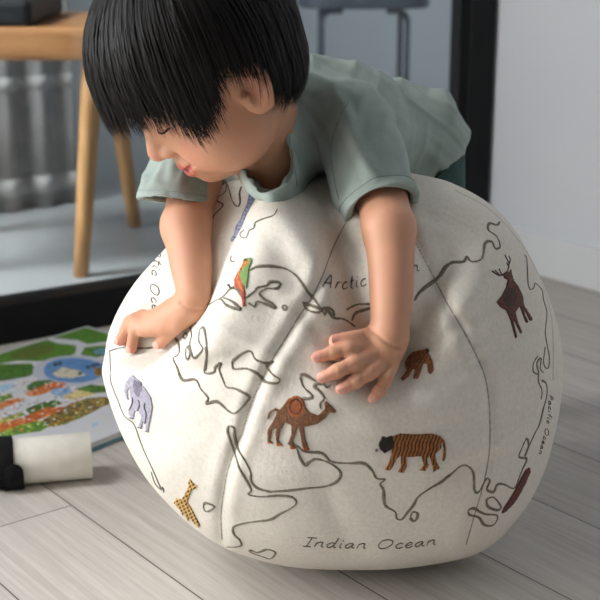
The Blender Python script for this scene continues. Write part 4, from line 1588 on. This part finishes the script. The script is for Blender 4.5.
def blob(x, y, a_, b_, rot=0, w=.08):
    return [(x + (1 + w * math.sin(3 * q + x)) * (a_ * math.cos(q) * math.cos(rot) - b_ * math.sin(q) * math.sin(rot)), y + (1 + w * math.sin(2 * q + y)) * (a_ * math.cos(q) * math.sin(rot) + b_ * math.sin(q) * math.cos(rot))) for q in np.linspace(0, 2 * math.pi, 40, endpoint=False)]


g1_, g2_, g3_ = (96, 140, 56), (80, 124, 48), (60, 98, 46)
far = pip([(-2500, 100), (0, 165), (0, 470), (-2500, 700)], X, Y)
IMG[far] = (150, 176, 110)
paint([(-300, 250), (0, 165), (170, 107), (215, 125), (285, 132), (284, 160), (245, 183), (150, 192), (60, 190), (-300, 260)], g1_, g2_, .3)
paint(blob(125, 155, 85, 22, -.2), (104, 118, 56), (84, 110, 52), .4)
paint([(195, 105), (260, 82), (320, 58), (380, 70), (440, 84), (480, 100), (470, 128), (400, 118), (330, 128), (290, 112)], g1_, g2_, .3)
paint(blob(300, 98, 60, 12, -.1), (84, 132, 54), (108, 150, 66), .4)
paint([(302, 168), (318, 140), (380, 133), (470, 140), (470, 165), (400, 170), (360, 178)], g1_, g3_, .25)
paint(blob(390, 155, 40, 10), (100, 150, 180), (120, 170, 190), .3)
paint([(-60, 215), (0, 203), (118, 200), (140, 232), (110, 248), (60, 258), (0, 268), (-80, 285)], g2_, g3_, .4)
paint(blob(275, 228, 148, 60, -.02, .04), (190, 194, 206))
paint(blob(278, 226, 120, 46, -.02, .05), (98, 146, 196), (86, 132, 186), .3)
paint([(195, 238), (235, 214), (300, 228), (322, 244), (270, 256), (215, 252)], (214, 208, 184), (190, 184, 160), .4)
paint([(350, 215), (400, 220), (420, 245), (360, 248)], (176, 130, 60), (120, 90, 50), .4)
for x, y in ((208, 205), (225, 200), (330, 215), (365, 203), (350, 208), (300, 238)):
    paint(blob(x, y, 9, 6), (60, 60, 66))
paint(blob(10, 292, 60, 17, -.15), (206, 212, 222))
paint(blob(10, 292, 46, 12, -.15), (158, 196, 222), (176, 208, 228), .3)
paint([(-200, 385), (0, 322), (40, 312), (50, 330), (0, 348), (-200, 420)], (96, 140, 70), (222, 190, 120), .35)
paint([(100, 285), (130, 266), (190, 262), (210, 272), (140, 300), (104, 302)], g2_, g3_, .4)
paint([(92, 312), (130, 296), (205, 268), (250, 275), (240, 288), (150, 318), (110, 325)], (206, 108, 52), (226, 150, 90), .25)
paint([(-200, 430), (0, 348), (70, 328), (95, 334), (0, 372), (-200, 455)], (204, 104, 50), (232, 160, 96), .25)
paint([(185, 306), (215, 292), (262, 290), (272, 312), (215, 326)], (122, 166, 206), (150, 190, 220), .35)
paint([(232, 322), (300, 298), (345, 300), (360, 316), (270, 338)], (222, 204, 140), (206, 176, 110), .35)
paint([(280, 296), (340, 280), (410, 285), (430, 305), (350, 312)], g1_, g3_, .35)
paint([(96, 372), (140, 352), (205, 338), (235, 348), (190, 372), (110, 392)], g2_, g3_, .45)
paint([(-200, 520), (0, 412), (80, 380), (95, 392), (0, 432), (-200, 540)], (120, 162, 84), (230, 200, 110), .4)
paint([(-200, 560), (0, 428), (80, 404), (170, 366), (262, 362), (262, 376), (170, 402), (90, 436), (0, 462), (-200, 590)], (196, 100, 48), (226, 140, 80), .3)
paint([(-20, 465), (50, 440), (95, 425), (150, 415), (235, 395), (240, 408), (150, 455), (60, 468), (0, 480)], g1_, (160, 190, 70), .35)
paint([(160, 412), (205, 388), (262, 352), (330, 330), (400, 326), (430, 345), (390, 360), (318, 398), (240, 430), (185, 440)], (150, 122, 60), (104, 84, 46), .4)
mm = pip([(160, 412), (205, 388), (262, 352), (330, 330), (400, 326), (430, 345), (390, 360), (318, 398), (240, 430), (185, 440)], X, Y)
IMG[mm & (hs2 < .16)] = (96, 136, 60)
IMG[mm & (hs2 > .88)] = (222, 190, 96)
inner = pip([(-300, 300), (0, 250), (140, 262), (320, 290), (430, 320), (400, 345), (240, 415), (40, 470), (-300, 560)], X, Y)
IMG[inner & (hs2 > .955)] = (240, 240, 236)
IMG[inner & (hs2 < .03)] = (60, 90, 120)
IMG[inner & (hs2 > .03) & (hs2 < .05)] = (214, 70, 60)
paint([(340, 430), (365, 418), (372, 428), (348, 440)], (170, 200, 226))
edge_ = (uc < .006) | (vc < .004)
IMG[edge_] = (206, 208, 210)
FQ = np.arange((nu + 1) * (nv + 1)).reshape(nu + 1, nv + 1)
FQ = np.stack([FQ[:-1, :-1], FQ[1:, :-1], FQ[1:, 1:], FQ[:-1, 1:]], -1).reshape(-1, 4)
if np.cross(eA, eB)[2] < 0:
    FQ = FQ[:, ::-1]
m_print, t, b = base_mat('printed_page', (220, 220, 220), .45, .4)
at = t.nodes.new('ShaderNodeAttribute')
at.attribute_name = 'ink'
t.links.new(at.outputs['Color'], b.inputs['Base Color'])
pg = mesh_obj('printed_page', top, FQ.tolist(), m_print, book, False)
ca = pg.data.color_attributes.new('ink', 'FLOAT_COLOR', 'CORNER')
cc = np.array([lin(c) for c in IMG.reshape(-1, 3)])
cc = np.repeat(np.c_[cc, np.ones(len(cc))], 4, 0).astype(np.float32)
ca.data.foreach_set('color', cc.ravel())

# ------------------------------------------------------------------ white tube with a black band
rad = .0268
c0 = fl(20, 461, rad)
c1 = fl(91, 455, rad)
ax = (c1 - c0)
ax[2] = 0
LT = np.linalg.norm(ax)
ax /= LT
sdv = np.cross(ZZ, ax)                # away from the camera
tubo = empty('paper_tube', tuple((c0 + ax * LT / 2) * [1, 1, 0]), 'white tube with a curled black felt band on one end, lying on the floor', 'tube')
m_wht = noise_mat('white_card', (234, 230, 220), (226, 222, 212), 60, .6, .3)
m_felt = noise_mat('black_felt', (30, 30, 32), (20, 20, 22), 300, .9, .2, bump=.6, bscale=900)


def shell(s0_, s1_, r_out, r_in, a0_=0, a1_=2 * math.pi, n=64, endround=False):
    full = abs(a1_ - a0_ - 2 * math.pi) < 1e-6
    V, Fc = [], []
    m = n if full else n + 1
    for i in range(m):
        a_ = a0_ + (a1_ - a0_) * i / n
        dv_ = math.cos(a_) * -sdv + math.sin(a_) * ZZ          # 0: towards the camera, pi/2: up
        ex = 0
        if endround:
            q_ = max(0, 1 - (a1_ - a_) * r_out / .011)
            ex = .011 * (1 - math.sqrt(max(0, 1 - q_ * q_)))
        for s_, r_ in ((s0_ + ex, r_out), (s1_ - ex, r_out), (s1_ - ex, r_in), (s0_ + ex, r_in)):
            V.append(c0 + ax * s_ + dv_ * r_)
    for i in range(n):
        j = (i + 1) % m
        for k_ in range(4):
            Fc.append((i * 4 + k_, i * 4 + (k_ + 1) % 4, j * 4 + (k_ + 1) % 4, j * 4 + k_))
    if not full:
        Fc += [(3, 2, 1, 0), tuple(n * 4 + k_ for k_ in range(4))]
    return V, Fc


o = bevel(mesh_obj('sleeve', *shell(-.007, LT, rad, rad - .0022), m_wht, tubo, True), .0007)
m_ = mesh_obj('end_disc', *shell(LT - .004, LT - .002, rad - .0021, .0005), m_wht, tubo, False)
# the band wraps the left end from the top round the back and underneath, its rounded tab coming up in front
bevel(mesh_obj('felt_band', *shell(-.026, -.0075, rad + .0034, rad - .0002), m_felt, tubo, True), .001)
bevel(mesh_obj('felt_tab', *shell(-.018, .0035, rad + .0066, rad + .0036, -math.pi * .62, math.pi * .10, 60, True), m_felt, tubo, True), .001)
mesh_obj('felt_plug', *shell(-.022, -.0080, rad - .0005, .0005), m_felt, tubo, True)

# ------------------------------------------------------------------ light
def area(name, loc, target, sx_, sy_, power, col):
    l = bpy.data.lights.new(name, 'AREA')
    l.shape = 'RECTANGLE'
    l.size, l.size_y = sx_, sy_
    l.energy = power
    l.color = col
    o = bpy.data.objects.new(name, l)
    COL.objects.link(o)
    o.location = loc
    d_ = Vector(target) - Vector(loc)
    o.rotation_euler = d_.to_track_quat('-Z', 'Y').to_euler()
    return o


wc = G((WA0 + WA1) / 2, LW + .03, (WZ0 + WZ1) / 2)
area('window_daylight', wc, wc + DN, WA1 - WA0 - .1, WZ1 - WZ0 - .1, 62, (1.0, .97, .93))
bc = G(2.66, (BN0 + BN1) / 2, (BZ0 + BZ1) / 2)
area('back_window_daylight', bc, bc - DA, BN1 - BN0 - .1, BZ1 - BZ0 - .1, 305, (.97, .985, 1.0))
# unseen fill lamp, added overhead to brighten the inner room's floor and wall
wc2 = G(2.55, -.9, 1.35)
area('inner_room_fill', G(2.25, -.6, 2.3), G(2.3, .6, .0), 1.0, .8, 135, (.97, .985, 1.0))
w = bpy.data.worlds.new('sky')
scene.world = w
w.use_nodes = True
bg = w.node_tree.nodes['Background']
bg.inputs['Color'].default_value = (.95, .97, 1.0, 1)
bg.inputs['Strength'].default_value = .05

vs = scene.view_settings
vs.view_transform = 'Standard'
vs.look = 'None'
vs.exposure = 0.0
vs.gamma = 1.0
vs.use_curve_mapping = False
scene.cycles.use_denoising = True
scene.cycles.max_bounces = 8
scene.cycles.transparent_max_bounces = 12
